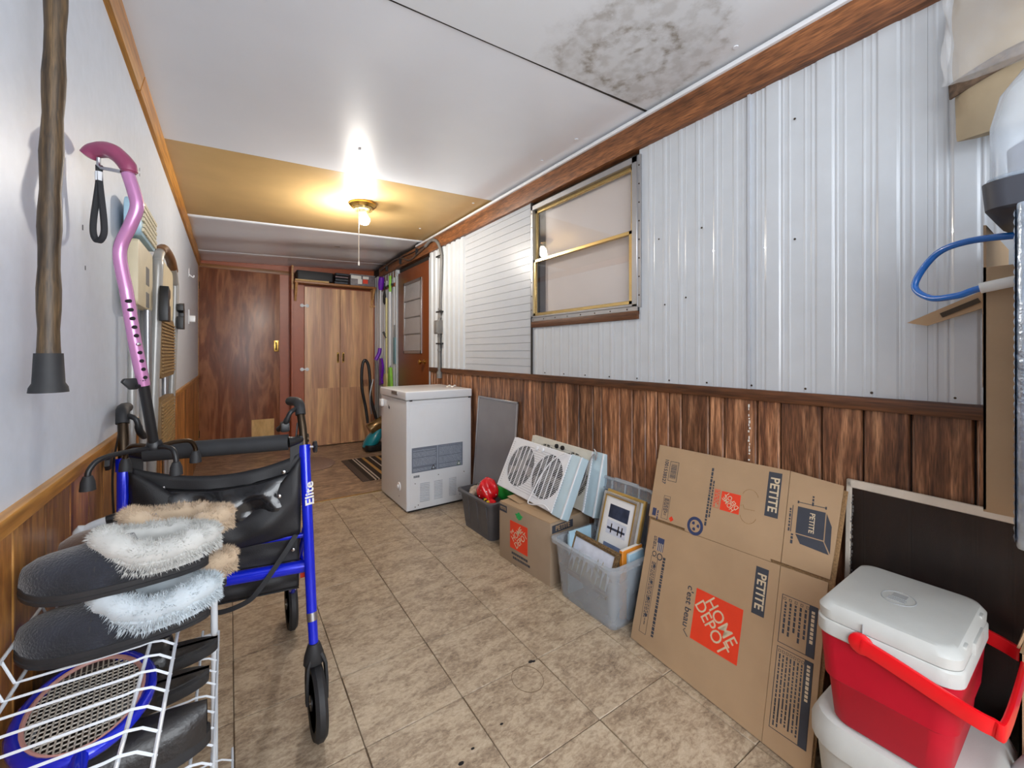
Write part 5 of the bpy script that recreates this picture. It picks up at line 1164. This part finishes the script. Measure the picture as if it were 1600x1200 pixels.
gp = cat([(-0.262, 1.300, 1.558), (-0.250, 1.293, 1.572), (-0.225, 1.277, 1.574), (-0.205, 1.262, 1.560), (-0.188, 1.250, 1.536), (-0.186, 1.249, 1.522)], 5)
MB().tube(gp, [0.008]+[0.0165]*6+[0.017]*8+[0.0165]*6+[0.0155]*3+[0.013]*2, 14).build('grip', M['magenta'], pc, smooth=True)
MB().tube(cat([(-0.242, 1.285, 1.555), (-0.24, 1.283, 1.535), (-0.22, 1.272, 1.53), (-0.20, 1.258, 1.525)], 4), 0.004, 8).build('strap_clip', M['chrome'], pc, smooth=True)
st2 = cat([(-0.242, 1.288, 1.54), (-0.2425, 1.288, 1.50), (-0.2515, 1.293, 1.42), (-0.2515, 1.293, 1.385), (-0.243, 1.288, 1.370), (-0.233, 1.281, 1.385), (-0.233, 1.281, 1.42), (-0.2405, 1.286, 1.50), (-0.2415, 1.287, 1.54)], 6)
sv = []
for i, p in enumerate(st2):
    tdir = (st2[min(i+1, len(st2)-1)]-st2[max(i-1, 0)]).normalized(); out = Vector((0.85, 0.53, 0)); inn = tdir.cross(out).normalized()
    sv.append([p+out*a*0.0012+inn*b_*0.004 for a, b_ in ((-4, -1), (4, -1), (4, 1), (-4, 1))])
MB().loft(sv).build('wrist_strap', M['foam'], pc)
MB().tube([(-0.2418, 1.2875, 1.505), (-0.2418, 1.2875, 1.525)], 0.007, 8).build('strap_sleeve', M['whitepl'], pc)
bs = base
MB().lathe([(0.016, -0.004), (0.018, 0.004), (0.013, 0.018), (0.0001, 0.018)], 16, bs).build('hub', M['black'], pc, smooth=True)
feet = [(-0.095, -0.095), (0.045, -0.055), (0.075, 0.060), (-0.060, 0.055)]
for i, (fx, fy) in enumerate(feet):
    q = [bs+Vector((0, 0, 0)), bs+Vector((fx*0.45, fy*0.45, 0.004)), bs+Vector((fx*0.85, fy*0.85, 0.0)), bs+Vector((fx, fy, -0.018)), bs+Vector((fx*1.02, fy*1.02, -0.034))]
    lg = MB().tube(cat(q, 5), 0.0055, 10).build('leg', M['black'] if i < 2 else M['bronze'], pc, smooth=True)
    MB().lathe([(0.0135, -0.030), (0.012, -0.012), (0.008, 0.0), (0.0001, 0.002)], 14, q[4]+Vector((0, 0, 0.004))).build('rubber_foot', M['rubber'], lg, smooth=True)

# ------------------------------------------------------------------ folding step stools against the left wall
fs = thing('folding_step_stool', 'grey framed folding step stool with brown ribbed treads against the left wall', 'step stool', (0, 0, 0))
for y, x, m in ((2.03, -0.222, 'greytube'), (2.62, -0.222, 'greytube')):
    s = 1 if y < 2.3 else -1
    MB().tube(cat([(x-0.038, y, 0.012), (x-0.018, y, 0.8), (x-0.002, y, 1.38), (x-0.002, y+0.02*s, 1.47), (x-0.002, y+0.09*s, 1.52)], 6), 0.0165, 12).build('leg', M[m], fs, smooth=True)
    MB().tube([(x-0.038, y, 0.0), (x-0.038, y, 0.03)], 0.0185, 12).build('rubber_foot', M['rubber'], fs)
for y in (2.12, 2.52):
    MB().tube([(-0.251, y, 0.012), (-0.251, y, 1.30)], 0.012, 10).build('leg', M['alu'], fs, smooth=True)
MB().tube(cat([(-0.224, 2.10, 1.515), (-0.224, 2.2, 1.545), (-0.224, 2.33, 1.552), (-0.224, 2.46, 1.545), (-0.224, 2.56, 1.515)], 6), 0.019, 12).build('top_grip', M['tan_cap'], fs, smooth=True)
MB().prism(rrect(2.09, 1.27, 2.56, 1.50, 0.04), -0.245, -0.225, Matrix(((0, 0, 1), (1, 0, 0), (0, 1, 0)))).build('back_panel', M['treadbeige'], fs, bev=0.003)
for z0_, z1_ in ((1.02, 1.27), (0.70, 0.93)):
    trd = MB().prism(rrect(2.10, z0_, 2.56, z1_, 0.03), -0.252, -0.220, Matrix(((0, 0, 1), (1, 0, 0), (0, 1, 0)))).build('tread', M['tread'], fs, bev=0.004)
    rb = MB(); z = z0_+0.02
    while z < z1_-0.02: rb.b2((-0.221, 2.115, z), (-0.215, 2.545, z+0.006)); z += 0.0135
    rb.build('ribs', plain('tread_rib', (152, 122, 78), 0.6), trd)
for y in (2.03, 2.62):
    MB().prism([(-0.05, 1.24), (0.03, 1.24), (0.03, 1.30), (0.0, 1.30), (0.0, 1.32), (0.03, 1.33), (0.03, 1.36), (-0.03, 1.37), (-0.05, 1.34)], -0.012, 0.014, Matrix(((0, 0, 1), (-1 if y > 2.3 else 1, 0, 0), (0, 1, 0))), (-0.202, y, 0)).build('bracket', M['black'], fs, bev=0.002)
bs2 = thing('beige_step_stool', 'beige plastic step stool with basket-weave tread folded in front of the grey one', 'step stool', (0, 0, 0))
MB().prism(rrect(1.70, 1.27, 1.99, 1.475, 0.02), -0.262, -0.232, Matrix(((0, 0, 1), (1, 0, 0), (0, 1, 0)))).build('seat_panel', M['treadbeige'], bs2, bev=0.006)
for (a, c, z0_, z1_) in ((1.84, 1.90, 1.35, 1.41), (1.84, 1.90, 1.275, 1.325)): MB().b2((-0.2325, a, z0_), (-0.2308, c, z1_)).build('grip_slot', M['pvc'], bs2)
tp = MB().prism(rrect(1.690, 1.485, 1.995, 1.60, 0.03), -0.265, -0.225, Matrix(((0, 0, 1), (1, 0, 0), (0, 1, 0)))).build('top_tread', M['bookpale'], bs2, bev=0.005)
wv = MB()
for r in range(6):
    for c in range(12):
        y = 1.705+c*0.0225+(0.013 if r % 2 else 0); z = 1.497+r*0.0165
        wv.b2((-0.2262, y, z), (-0.219, y+0.016, z+0.0105))
tag(wv.build('weave_pattern', M['treadbeige'], tp), kind='stuff')
for y in (1.74, 1.95):
    MB().tube([(-0.262, y, 0.0), (-0.250, y, 1.30)], 0.011, 10).build('leg', M['greytube'], bs2, smooth=True)
MB().tube([(-0.238, 1.93, 0.9), (-0.236, 1.90, 1.27)], 0.010, 10).build('brace', M['alu'], bs2, smooth=True)
for z in (0.35, 0.62): MB().tube([(-0.258, 1.74, z), (-0.258, 1.95, z)], 0.009, 10).build('crossbar', M['greytube'], bs2, smooth=True)

# ------------------------------------------------------------------ walker (rollator)
ro = thing('rollator', 'blue four wheeled walker with black seat bag, grips and brake levers', 'walker', (0, 0, 0))
D = Vector((-0.432, 0.090, 0))
def side(s):
    o = D*s; V = lambda x, y, z: Vector((x, y, z))+o
    sg = 1 if s == 0 else -1
    MB().tube([V(0.2035, 1.372, 0.345), V(0.193, 1.44, 0.835)], 0.0148, 16).build('front_leg', M['blue'], ro, smooth=True)
    MB().tube([V(0.2065, 1.352, 0.245), V(0.2040, 1.369, 0.330)], 0.0135, 14).build('leg_extension', M['blue'], ro, smooth=True)
    MB().tube([V(0.2043, 1.3665, 0.322), V(0.2035, 1.372, 0.345)], 0.0150, 14).build('leg_sleeve', M['alu'], ro, smooth=True)
    MB().tube([V(0.193, 1.44, 0.80), V(0.1925, 1.444, 0.834)], 0.0175, 14).build('leg_clamp', M['blue'], ro, smooth=True)
    MB().tube([V(0.1925, 1.442, 0.825), V(0.190, 1.455, 0.885), V(0.186, 1.475, 0.93)], 0.0115, 12).build('handle_post', M['bronze'], ro, smooth=True)
    MB().tube(cat([V(0.186, 1.470, 0.925), V(0.184, 1.485, 0.955), V(0.180, 1.52, 0.962), V(0.172, 1.62, 0.955)], 5), 0.015, 12).build('grip', M['rubber'], ro, smooth=True)
    MB().tube(cat([V(0.186-0.012*sg, 1.475, 0.945), V(0.186-0.03*sg, 1.46, 0.935), V(0.182-0.04*sg, 1.47, 0.90), V(0.178-0.05*sg, 1.50, 0.88)], 5), [0.007]*8+[0.009]*8, 10).build('brake_lever', M['black'], ro, smooth=True)
    MB().b2(V(0.13, 1.46, 0.875), V(0.155, 1.50, 0.905)).build('brake_housing', M['black'], ro, bev=0.006) if s == 0 else None
    MB().tube([V(0.2*1, 1.44, 0.826), V(0.2+0.020*sg, 1.435, 0.826)], 0.004, 8).build('knob_bolt', M['chrome'], ro)
    MB().lathe([(0.017, 0), (0.019, 0.004), (0.019, 0.010), (0.0001, 0.012)], 7, V(0.193+0.024*sg, 1.435, 0.826), Matrix(((0, 0, sg), (0, 1, 0), (-sg, 0, 0)))).build('height_knob', M['black'], ro)
    # rear leg and wheel
    MB().tube([V(0.197, 1.43, 0.575), V(0.20, 1.62, 0.40), V(0.207, 1.89, 0.15)], 0.013, 14).build('rear_leg', M['blue'], ro, smooth=True)
    MB().tube([V(0.200, 1.42, 0.44), V(0.204, 1.60, 0.415)], 0.009, 10).build('side_brace', M['blue'], ro, smooth=True)
    X = Matrix(((0, 0, 1), (0, 1, 0), (-1, 0, 0)))
    for (c, r, nm) in ((V(0.212, 1.335, 0.1), 0.1, 'front_wheel'), (V(0.2076, 1.916, 0.1), 0.1, 'rear_wheel')):
        w = MB().lathe([(r-0.028, -0.014), (r-0.008, -0.016), (r, -0.007), (r, 0.007), (r-0.008, 0.016), (r-0.028, 0.014), (r-0.028, -0.014)], 36, c, X).build(nm, M['rubber'], ro, smooth=True)
        h = MB().lathe([(0.02, -0.018), (0.02, 0.018)], 16, c, X)
        for k in range(5):
            a = 2*PI*k/5; d = Vector((0, math.cos(a), math.sin(a))); h.tube([c+d*0.016, c+d*(r-0.026)], 0.0065, 6)
        h.lathe([(r-0.030, -0.010), (r-0.026, -0.012), (r-0.026, 0.012), (r-0.030, 0.010), (r-0.030, -0.010)], 32, c, X)
        h.build('hub', M['black'], w, smooth=True)
        MB().tube([c-Vector((0.0195, 0, 0)), c+Vector((0.0195, 0, 0))], 0.005, 8).build('axle', M['chrome'], w)
    # caster fork
    c = V(0.212, 1.335, 0.1); tp = V(0.2065, 1.352, 0.245)
    fk = MB()
    for k in (-1, 1):
        sv = []
        for j, (yy, zz, xx, hw) in enumerate(((0, 0, 0.0265, 0.010), (0.004, 0.06, 0.0265, 0.015), (0.012, 0.105, 0.024, 0.020), (0.016, 0.135, 0.012, 0.018))):
            q = c+Vector((k*xx, yy, zz)); sv.append([q+Vector((a*0.004, b_*hw, 0)) for a, b_ in ((-1, -1), (1, -1), (1, 1), (-1, 1))])
        fk.loft(sv)
    fk.loft([[tp+Vector((rx*math.cos(a), ry*math.sin(a), z)) for a in [q*PI/8 for q in range(16)]] for rx, ry, z in ((0.029, 0.024, -0.040), (0.027, 0.024, -0.018), (0.020, 0.020, 0.006), (0.0155, 0.0155, 0.018))])
    fk.build('caster_fork', M['rubber'], ro, bev=0.002)
    # brake cable
    MB().tube(cat([V(0.178, 1.475, 0.90), V(0.168, 1.46, 0.80), V(0.172, 1.45, 0.68), V(0.182, 1.47, 0.55), V(0.192, 1.70, 0.33), V(0.2, 1.86, 0.2)], 6), 0.0028, 6).build('brake_cable', M['black'], ro, smooth=True)
side(0); side(1)
A0 = Vector((0.194, 1.435, 0)); B0 = A0+D
def AB(s, z, y=0): p = A0.lerp(B0, s); return Vector((p.x, p.y+y, z))
MB().tube([AB(0, 0.556), AB(1, 0.556)], 0.0085, 12).build('seat_rail', M['blue'], ro, smooth=True)
MB().tube([AB(0.375, 0.556), AB(0.425, 0.556)], 0.0110, 12).build('rail_joint', M['black'], ro, smooth=True)
MB().tube([AB(-0.01, 0.462, -0.008), AB(1.01, 0.462, -0.008)], 0.0185, 18).build('cross_tube', M['blue'], ro, smooth=True)
MB().tube([AB(0.03, 0.50, 0.30), AB(0.97, 0.50, 0.30)], 0.010, 12).build('seat_rail', M['blue'], ro, smooth=True)
br = [AB(-0.0, 0.852, 0.02), AB(0.06, 0.852, -0.012), AB(0.11, 0.851, -0.020), AB(0.5, 0.850, -0.020), AB(0.89, 0.849, -0.018), AB(0.95, 0.85, -0.012), AB(1.0, 0.852, 0.02)]
MB().tube([br[0], br[1], br[2]], [0.010, 0.012, 0.017], 12).build('bar_end', M['black'], ro, smooth=True)
MB().tube([br[-1], br[-2], br[-3]], [0.010, 0.012, 0.017], 12).build('bar_end', M['black'], ro, smooth=True)
MB().tube([br[2], br[3], br[4]], 0.0235, 20).build('backrest_bar', M['foam'], ro, smooth=True)
MB().tube([br[0]+Vector((-0.02, 0, 0)), br[0]+Vector((0.012, 0.002, 0.0))], 0.014, 12).build('bar_collar', M['bronze'], ro)
# seat pad and bags
st_ = [AB(0.04, 0.556, 0.01), AB(0.96, 0.556, 0.01), AB(0.96, 0.512, 0.29), AB(0.04, 0.512, 0.29)]
o = MB().grid(lambda u, v: tuple(st_[0].lerp(st_[1], u).lerp(st_[3].lerp(st_[2], u), v)+Vector((0, 0, -0.012*math.sin(PI*u)))), 10, 6).build('seat_sling', M['nylon'], ro, smooth=True); solid(o, 0.004)
def drape(name, m, top_fn, bot_fn, bulge, nu=36, nv=14, yoff=0.0, parent=ro, th=0.003, wr_=0.004, ph=0.0):
    def fn(u, v):
        z = top_fn(u)*(1-v)+bot_fn(u)*v; p = AB(0.035+0.93*u, z, yoff)
        n = Vector((-D.y, D.x, 0)).normalized(); n = n if n.y < 0 else -n
        k = bulge*math.sin(PI*min(1, max(0, v)))*math.sin(PI*u)**0.5 if 0 < u < 1 else 0
        k += wr_*math.sin(u*23+v*5+ph)*math.sin(PI*v)+wr_*0.7*math.sin(u*9-v*11+ph)*math.sin(PI*v)
        return tuple(p+n*k)
    o = MB().grid(fn, nu, nv).build(name, m, parent, smooth=True); solid(o, th); return o
pn = drape('bag_back_panel', M['nylon'], lambda u: 0.812-0.045*math.sin(PI*u)**0.8, lambda u: 0.555, 0.012, yoff=-0.004)
drape('bag_lining', M['vinylblk'], lambda u: 0.765-0.035*math.sin(PI*u), lambda u: 0.60, 0.030, yoff=-0.012, wr_=0.007, ph=1.4)
pf = drape('bag_front_pocket', M['nylon'], lambda u: 0.800-0.150*math.sin(PI*(u**0.8))**1.3, lambda u: 0.553+0.02*(2*u-1)**2, 0.034, yoff=-0.020)
drape('lower_panel', M['nylon'], lambda u: 0.548, lambda u: 0.478, 0.0, yoff=0.006, wr_=0.001)
drape('basket_panel', M['nylon'], lambda u: 0.455, lambda u: 0.395-0.010*u, 0.004, yoff=0.012, wr_=0.002)
bt = MB().grid(lambda u, v: tuple(AB(0.035+0.93*u, 0.390-0.01*u-0.012*math.sin(PI*v), 0.012+0.22*v)), 12, 6).build('basket_floor', M['nylon'], ro, smooth=True); solid(bt, 0.003)
for u, z in ((0.02, 0.0), (0.98, 0.0)):
    p0 = AB(0.075 if u < 0.5 else 0.925, 0.852, -0.004); p1 = AB(0.035 if u < 0.5 else 0.965, 0.79, -0.004)
    MB().box((p0+p1)/2, (0.035, 0.004, 0.085)).build('hanging_strap', M['nylon'], ro)
nm_ = Vector((-0.2, -0.98, 0)).normalized()
for (s, z, y) in ((0.135, 0.760, -0.012), (0.80, 0.748, -0.014), (0.17, 0.70, -0.052), (0.70, 0.683, -0.062), (0.075, 0.515, -0.000)):
    MB().lathe([(0.0055, 0), (0.005, 0.003), (0.0001, 0.0045)], 12, AB(s, z, y), nm_.to_track_quat('Z', 'Y').to_matrix()).build('snap', M['chrome'], ro, smooth=True)
sp_ = [AB(0.06, 0.565, -0.014), AB(0.13, 0.52, -0.026), AB(0.28, 0.43, -0.036), AB(0.36, 0.395, -0.03), AB(0.50, 0.372, -0.012), AB(0.6, 0.38, 0.0)]
P = cat(sp_, 6); sv = []
for i, p in enumerate(P):
    tdir = (P[min(i+1, len(P)-1)]-P[max(i-1, 0)]).normalized(); sd_ = tdir.cross(nm_).normalized(); sv.append([p+sd_*a*0.007+nm_*b_*0.0012 for a, b_ in ((-1, -1), (1, -1), (1, 1), (-1, 1))])
MB().loft(sv).build('loose_strap', M['foam'], ro)
MB().box(AB(0.015, 0.435, 0.0), (0.014, 0.006, 0.022)).build('reflector', M['orange'], ro, bev=0.002)
MB().box(AB(0.075, 0.585, -0.01), (0.020, 0.004, 0.012)).build('seat_tag', M['orange'], ro)
# lettering on the right front leg
lt = text('Elite', 0.040, (0.2015, 1.4095, 0.685), (0, 0, 0), M['paper'], ro, bold=0.02, ext=0.0004)
axis = (Vector((0.193, 1.44, 0.835))-Vector((0.2035, 1.372, 0.345))).normalized(); nn_ = Vector((0.45, -0.89, 0)); nn_ = (nn_-axis*nn_.dot(axis)).normalized()
mm_ = frame_mat(Vector((0.193, 1.44, 0.835)).lerp(Vector((0.2035, 1.372, 0.345)), 0.30)+nn_*0.0152, axis, nn_.cross(axis)); lt.matrix_basis = mm_

# ------------------------------------------------------------------ shoe rack
sr = thing('shoe_rack', 'white wire shoe rack in the lower left corner', 'shoe rack', (0, 0, 0))
YR0, YR1 = 0.42, 1.21
for y in (YR0, YR1):
    MB().tube(cat([(-0.262, y, 0.0), (-0.262, y, 0.4), (-0.260, y, 0.72), (-0.245, y, 0.755), (-0.205, y, 0.768)], 6), 0.0095, 12).build('side_tube', M['wire'], sr, smooth=True)
    MB().tube([(-0.215, y, 0.766), (-0.195, y, 0.770)], 0.0105, 12).build('end_cap', M['black'], sr)
    MB().tube([(-0.030, y, 0.0), (-0.030, y, 0.40), (-0.031, y, 0.612)], 0.0072, 12).build('side_tube', M['wire'], sr, smooth=True)
    for z in (0.10, 0.455, 0.60): MB().tube([(-0.262, y, z), (-0.030, y, z)], 0.005, 8).build('crossbar', M['wire'], sr, smooth=True)
def wire_shelf(z, x0, x1, lip, drop, n_d=2):
    s = thing('x', None, None) if False else None
    fr = MB()
    for x, zz in ((x0+0.02, z), (x1, z), (x1+lip, z-drop)): fr.tube([(x, YR0, zz), (x, YR1, zz)], 0.0026, 8)
    fr.tube([(x0+0.005, YR0, z+0.04), (x0+0.005, YR1, z+0.04)], 0.0026, 8)
    sf = fr.build('shelf_frame', M['wire'], sr, smooth=True)
    y = YR0+0.012
    w = MB().tube([(x0+0.005, 0, z+0.040), (x0+0.018, 0, z+0.0035), (x0+0.03, 0, z+0.003), (x1-0.012, 0, z+0.003), (x1, 0, z+0.0045), (x1+lip*0.5, 0, z+0.001), (x1+lip-0.004, 0, z-drop+0.003), (x1+lip+0.002, 0, z-drop-0.002)], 0.0019, 6).mesh('shelf_wire', M['wire'], smooth=True)
    while y < YR1: link('wire', w, sf, (0, y, 0)); y += 0.039
wire_shelf(0.641, -0.275, -0.109, 0.033, 0.012)
wire_shelf(0.470, -0.265, -0.052, 0.030, 0.010)
wire_shelf(0.180, -0.255, -0.035, 0.040, 0.012)

# ------------------------------------------------------------------ footwear
def halfw(u):   # sole half width along 0 heel .. 1 toe
    return 0.0335*math.sqrt(max(0, math.sin(PI*min(1, u*3.2)/2)))*(1+0.36*math.sin(PI*min(1, max(0, (u-0.25)/0.85))))*(1.0 if u < 0.8 else math.sqrt(max(0, 1-((u-0.8)/0.2)**2.2)))+0.001
def sole_ring(z, L_, grow, lift=0.012, n=22, bend=0.006):
    up = [(u*L_, halfw(u)+grow+0) for u in [0.5-0.5*math.cos(PI*k/n) for k in range(n+1)]]
    out = [(x, w+bend*math.sin(PI*x/L_), z+lift*max(0, x/L_-0.7)**2*11) for x, w in up]+[(x, -w+bend*math.sin(PI*x/L_), z+lift*max(0, x/L_-0.7)**2*11) for x, w in up[::-1][1:-1]]
    return out
def slipper(label, loc, rot, L_, upper_m, fleece_m, seed):
    t = thing('slipper', label, 'slipper', loc, rot); rnd = random.Random(seed)
    MB().loft([sole_ring(0, L_, -0.004), sole_ring(0.003, L_, 0.0015), sole_ring(0.009, L_, 0.003), sole_ring(0.010, L_, 0.001), sole_ring(0.018, L_, 0.002), sole_ring(0.020, L_, -0.002)]).build('sole', M['rubber'], t, smooth=True)
    # toe and side upper: arches from heel to toe
    rings = []
    for k in range(19):
        u = 0.02+0.965*k/18; w = halfw(u)+0.0005; yb = 0.006*math.sin(PI*u); lf = 0.012*max(0, u-0.7)**2*11
        if u < 0.42: h = 0.034
        else: h = 0.016+0.046*math.sqrt(max(0, 1-((u-0.42)/0.575)**2.0)) if u < 0.995 else 0.01
        ring = []
        for a in range(13):
            q = PI*a/12; ring.append((u*L_, yb+w*math.cos(q)*(1.0), 0.018+lf+h*math.sin(q)**0.75))
        rings.append(ring)
    MB().loft(rings, caps=False, closed=False).build('upper', upper_m, t, smooth=True)
    pth = []; n = 30
    for k in range(n):
        a = 2*PI*k/n; x = 0.300*L_+0.300*L_*math.cos(a); w = 0.037*math.sin(a); z = 0.058+0.022*max(0, math.cos(a))**2+0.004*math.sin(3*a)
        pth.append((x, w+0.003, z))
    rr_c = [0.0165+0.004*math.sin(k*1.3+seed)**2 for k in range(n)]
    base = MB().tube(pth, rr_c, 12, closed=True)
    # band of fleece hanging down the outside
    band = []
    for k in range(n):
        p = Vector(pth[k]); c = Vector((0.300*L_, 0.003, p.z)); d = (p-c).normalized()
        band.append([tuple(p+d*0.010), tuple(p+d*0.0165-Vector((0, 0, 0.012))), tuple(p+d*0.010-Vector((0, 0, 0.024))), tuple(p+d*0.004-Vector((0, 0, 0.027)))])
    base.loft(band+[band[0]], caps=True)
    tag(base.build('fleece_collar', fleece_m, t, smooth=True), kind=None)
    hair = MB()
    for _ in range(9000):
        k = rnd.random()*n; i = int(k); f_ = k-i; p = Vector(pth[i]).lerp(Vector(pth[(i+1) % n]), f_)
        c = Vector((0.300*L_, 0.003, p.z)); out = (p-c); out.z = 0; out.normalize()
        an = rnd.uniform(-1.9, 2.4); dirv = (out*math.cos(an)+Vector((0, 0, 1))*math.sin(an)).normalized()
        b0 = p+dirv*(rr_c[i]*0.85)
        if an < 0.1: b0 = p+out*(0.0165-0.006*rnd.random())+Vector((0, 0, -0.028*rnd.random())); dirv = (out+Vector((0, 0, -0.9))).normalized()
        tip = b0+(dirv+Vector((rnd.uniform(-.5, .5), rnd.uniform(-.5, .5), rnd.uniform(-.6, .25)))*0.8).normalized()*rnd.uniform(0.005, 0.011)
        sdv = Vector((rnd.uniform(-1, 1), rnd.uniform(-1, 1), rnd.uniform(-1, 1))).normalized()*0.0009
        hair.add([b0-sdv, b0+sdv, tip], [(0, 1, 2)])
    tag(hair.build('fleece_tufts', fleece_m, t, fix=False), kind='stuff')
    MB().loft([sole_ring(0.021, L_*0.5, -0.006, 0), sole_ring(0.030, L_*0.5, -0.010, 0)]).build('insole', fleece_m, t, smooth=True)
    seam = MB().tube([(0.60*L_, halfw(0.6)*math.cos(q)*0.98+0.006, 0.018+0.0585*math.sin(q)**0.75) for q in [PI*a/14 for a in range(1, 14)]], 0.0013, 5).build('seam', M['rubber'], t)
    return t
PIz = PI
slipper('black slipper with pale blue-grey fleece, lower near one on the wire rack', (-0.030, 0.925, 0.6485), (0, 0.0, PI-0.10), 0.240, M['suede'], M['fleece_bl'], 1)
slipper('brown slipper with beige fleece, lower far one on the wire rack', (-0.005, 1.030, 0.6485), (0, 0.0, PI-0.06), 0.240, M['suede_b'], M['fleece_be'], 2)
slipper('black slipper with grey-white fleece, upper near one of the stack', (-0.032, 0.945, 0.7335), (0, -0.015, PI-0.04), 0.236, M['suede'], M['fleece'], 3)
slipper('beige fleece slipper, upper far one of the stack beside the walker', (-0.012, 1.040, 0.7335), (0, -0.02, PI+0.02), 0.236, M['suede_b'], M['fleece_be'], 4)

def slide(label, loc, rot, strap=True):
    t = thing('sandal', label, 'sandal', loc, rot)
    MB().loft([sole_ring(0, 0.255, -0.002, 0.006), sole_ring(0.004, 0.255, 0.002, 0.006), sole_ring(0.020, 0.255, 0.002, 0.006), sole_ring(0.022, 0.255, -0.003, 0.006)]).build('sole', M['rubber'], t, smooth=True)
    MB().loft([sole_ring(0.0222, 0.245, -0.006, 0.006), sole_ring(0.0238, 0.243, -0.008, 0.006)]).build('footbed', M['leather'], t, smooth=True)
    def fn(u, v, a=0.30, b_=0.72):
        x = (a+(b_-a)*v+0.02*math.sin(PI*u))*0.255; w = halfw(a+(b_-a)*v)+0.003; q = PI*u
        return (x, w*math.cos(q)+0.005, 0.010+0.046*math.sin(q)**0.7*(1-0.25*v))
    o = MB().grid(fn, 18, 8).build('strap', M['leather'], t, smooth=True); solid(o, 0.003)
    return t
slide('black leather sandal farthest back on the second shelf of the shoe rack', (-0.022, 1.118, 0.4745), (0, -0.02, PI+0.02))
slide('black leather sandal second from the back on the second shelf of the rack', (-0.034, 1.020, 0.4745), (0, -0.04, PI+0.05))
# closed black shoe
t = thing('black_shoe', 'closed black shoe near the front of the second shelf of the rack', 'shoe', (-0.026, 0.86, 0.4745), (0, 0, PI-0.02))
MB().loft([sole_ring(0, 0.26, -0.001, 0.008), sole_ring(0.004, 0.26, 0.003, 0.008), sole_ring(0.022, 0.26, 0.002, 0.008)]).build('sole', M['rubber'], t, smooth=True)
rings = []
for k in range(17):
    u = 0.02+0.96*k/16; w = halfw(u)+0.001; h = (0.052 if u < 0.45 else 0.052*math.sqrt(max(0.02, 1-((u-0.45)/0.56)**2)))
    rings.append([(u*0.26, 0.005+w*math.cos(PI*a/12), 0.020+h*math.sin(PI*a/12)**0.6) for a in range(13)])
MB().loft(rings, caps=False, closed=False).build('upper', M['leather'], t, smooth=True)
# racket lying under the top shelf
rk = thing('racket', 'blue framed racket with silver strings lying under the top wires of the rack', 'racket', (-0.185, 0.915, 0.572), (0.0, 0.03, math.radians(98)))
n = 40; pth = [(0.125*math.cos(2*PI*k/n), 0.075*math.sin(2*PI*k/n), 0) for k in range(n)]
MB().tube(pth, 0.009, 10, closed=True).build('frame', M['blue'], rk, smooth=True)
MB().tube([(0.117*math.cos(2*PI*k/n), 0.067*math.sin(2*PI*k/n), 0.004) for k in range(n)], 0.0035, 8, closed=True).build('inner_trim', plain('trim_pink', (214, 160, 150), 0.4), rk, smooth=True)
g = MB()
for k in range(-11, 12):
    x = k*0.0105
    if abs(x) < 0.115: h = 0.070*math.sqrt(1-(x/0.12)**2); g.tube([(x, -h, 0), (x, h, 0)], 0.0012, 5, caps=False)
for k in range(-10, 11):
    y = k*0.0068
    if abs(y) < 0.067: h = 0.118*math.sqrt(1-(y/0.070)**2); g.tube([(-h, y, 0.0015), (h, y, 0.0015)], 0.0012, 5, caps=False)
tag(g.build('strings', plain('strings', (196, 190, 178), 0.4), rk), kind='stuff')
MB().tube([(-0.125, 0, 0), (-0.26, 0, 0)], 0.010, 10).build('shaft', M['blue'], rk, smooth=True)
MB().tube([(-0.25, 0, 0), (-0.36, 0, 0)], 0.014, 10).build('handle', M['rubber'], rk, smooth=True)
t = thing('shoe_bag', 'flat black pouch with red lettering behind the racket on the rack', 'pouch', (-0.222, 1.065, 0.5200), (0, 0, 0.1))
MB().prism(rrect(-0.045, -0.075, 0.05, 0.075, 0.02), 0, 0.05).build('body', M['nylon'], t, bev=0.008)
mb = MB(); random.seed(9)
for r in range(3):
    x = -0.03
    while x < 0.03: w = random.uniform(.005, .012); mb.b2((0.0+r*0.012-0.01, x, 0.0502), (0.006+r*0.012-0.01, x+w, 0.0508)); x += w+0.003
mb.build('red_print', plain('print_red', (170, 40, 36), 0.5), t)

# ------------------------------------------------------------------ put the empties of world-built things at their bases
for o in [q for q in bpy.data.objects if q.type == 'EMPTY' and q.parent is None and q.location.length < 1e-6]:
    pts = [ch.matrix_basis @ Vector(c) for ch in o.children for c in ch.bound_box]
    b0 = Vector(((min(p.x for p in pts)+max(p.x for p in pts))/2, (min(p.y for p in pts)+max(p.y for p in pts))/2, min(p.z for p in pts)))
    o.location = b0
    for ch in o.children: ch.location = ch.location-b0
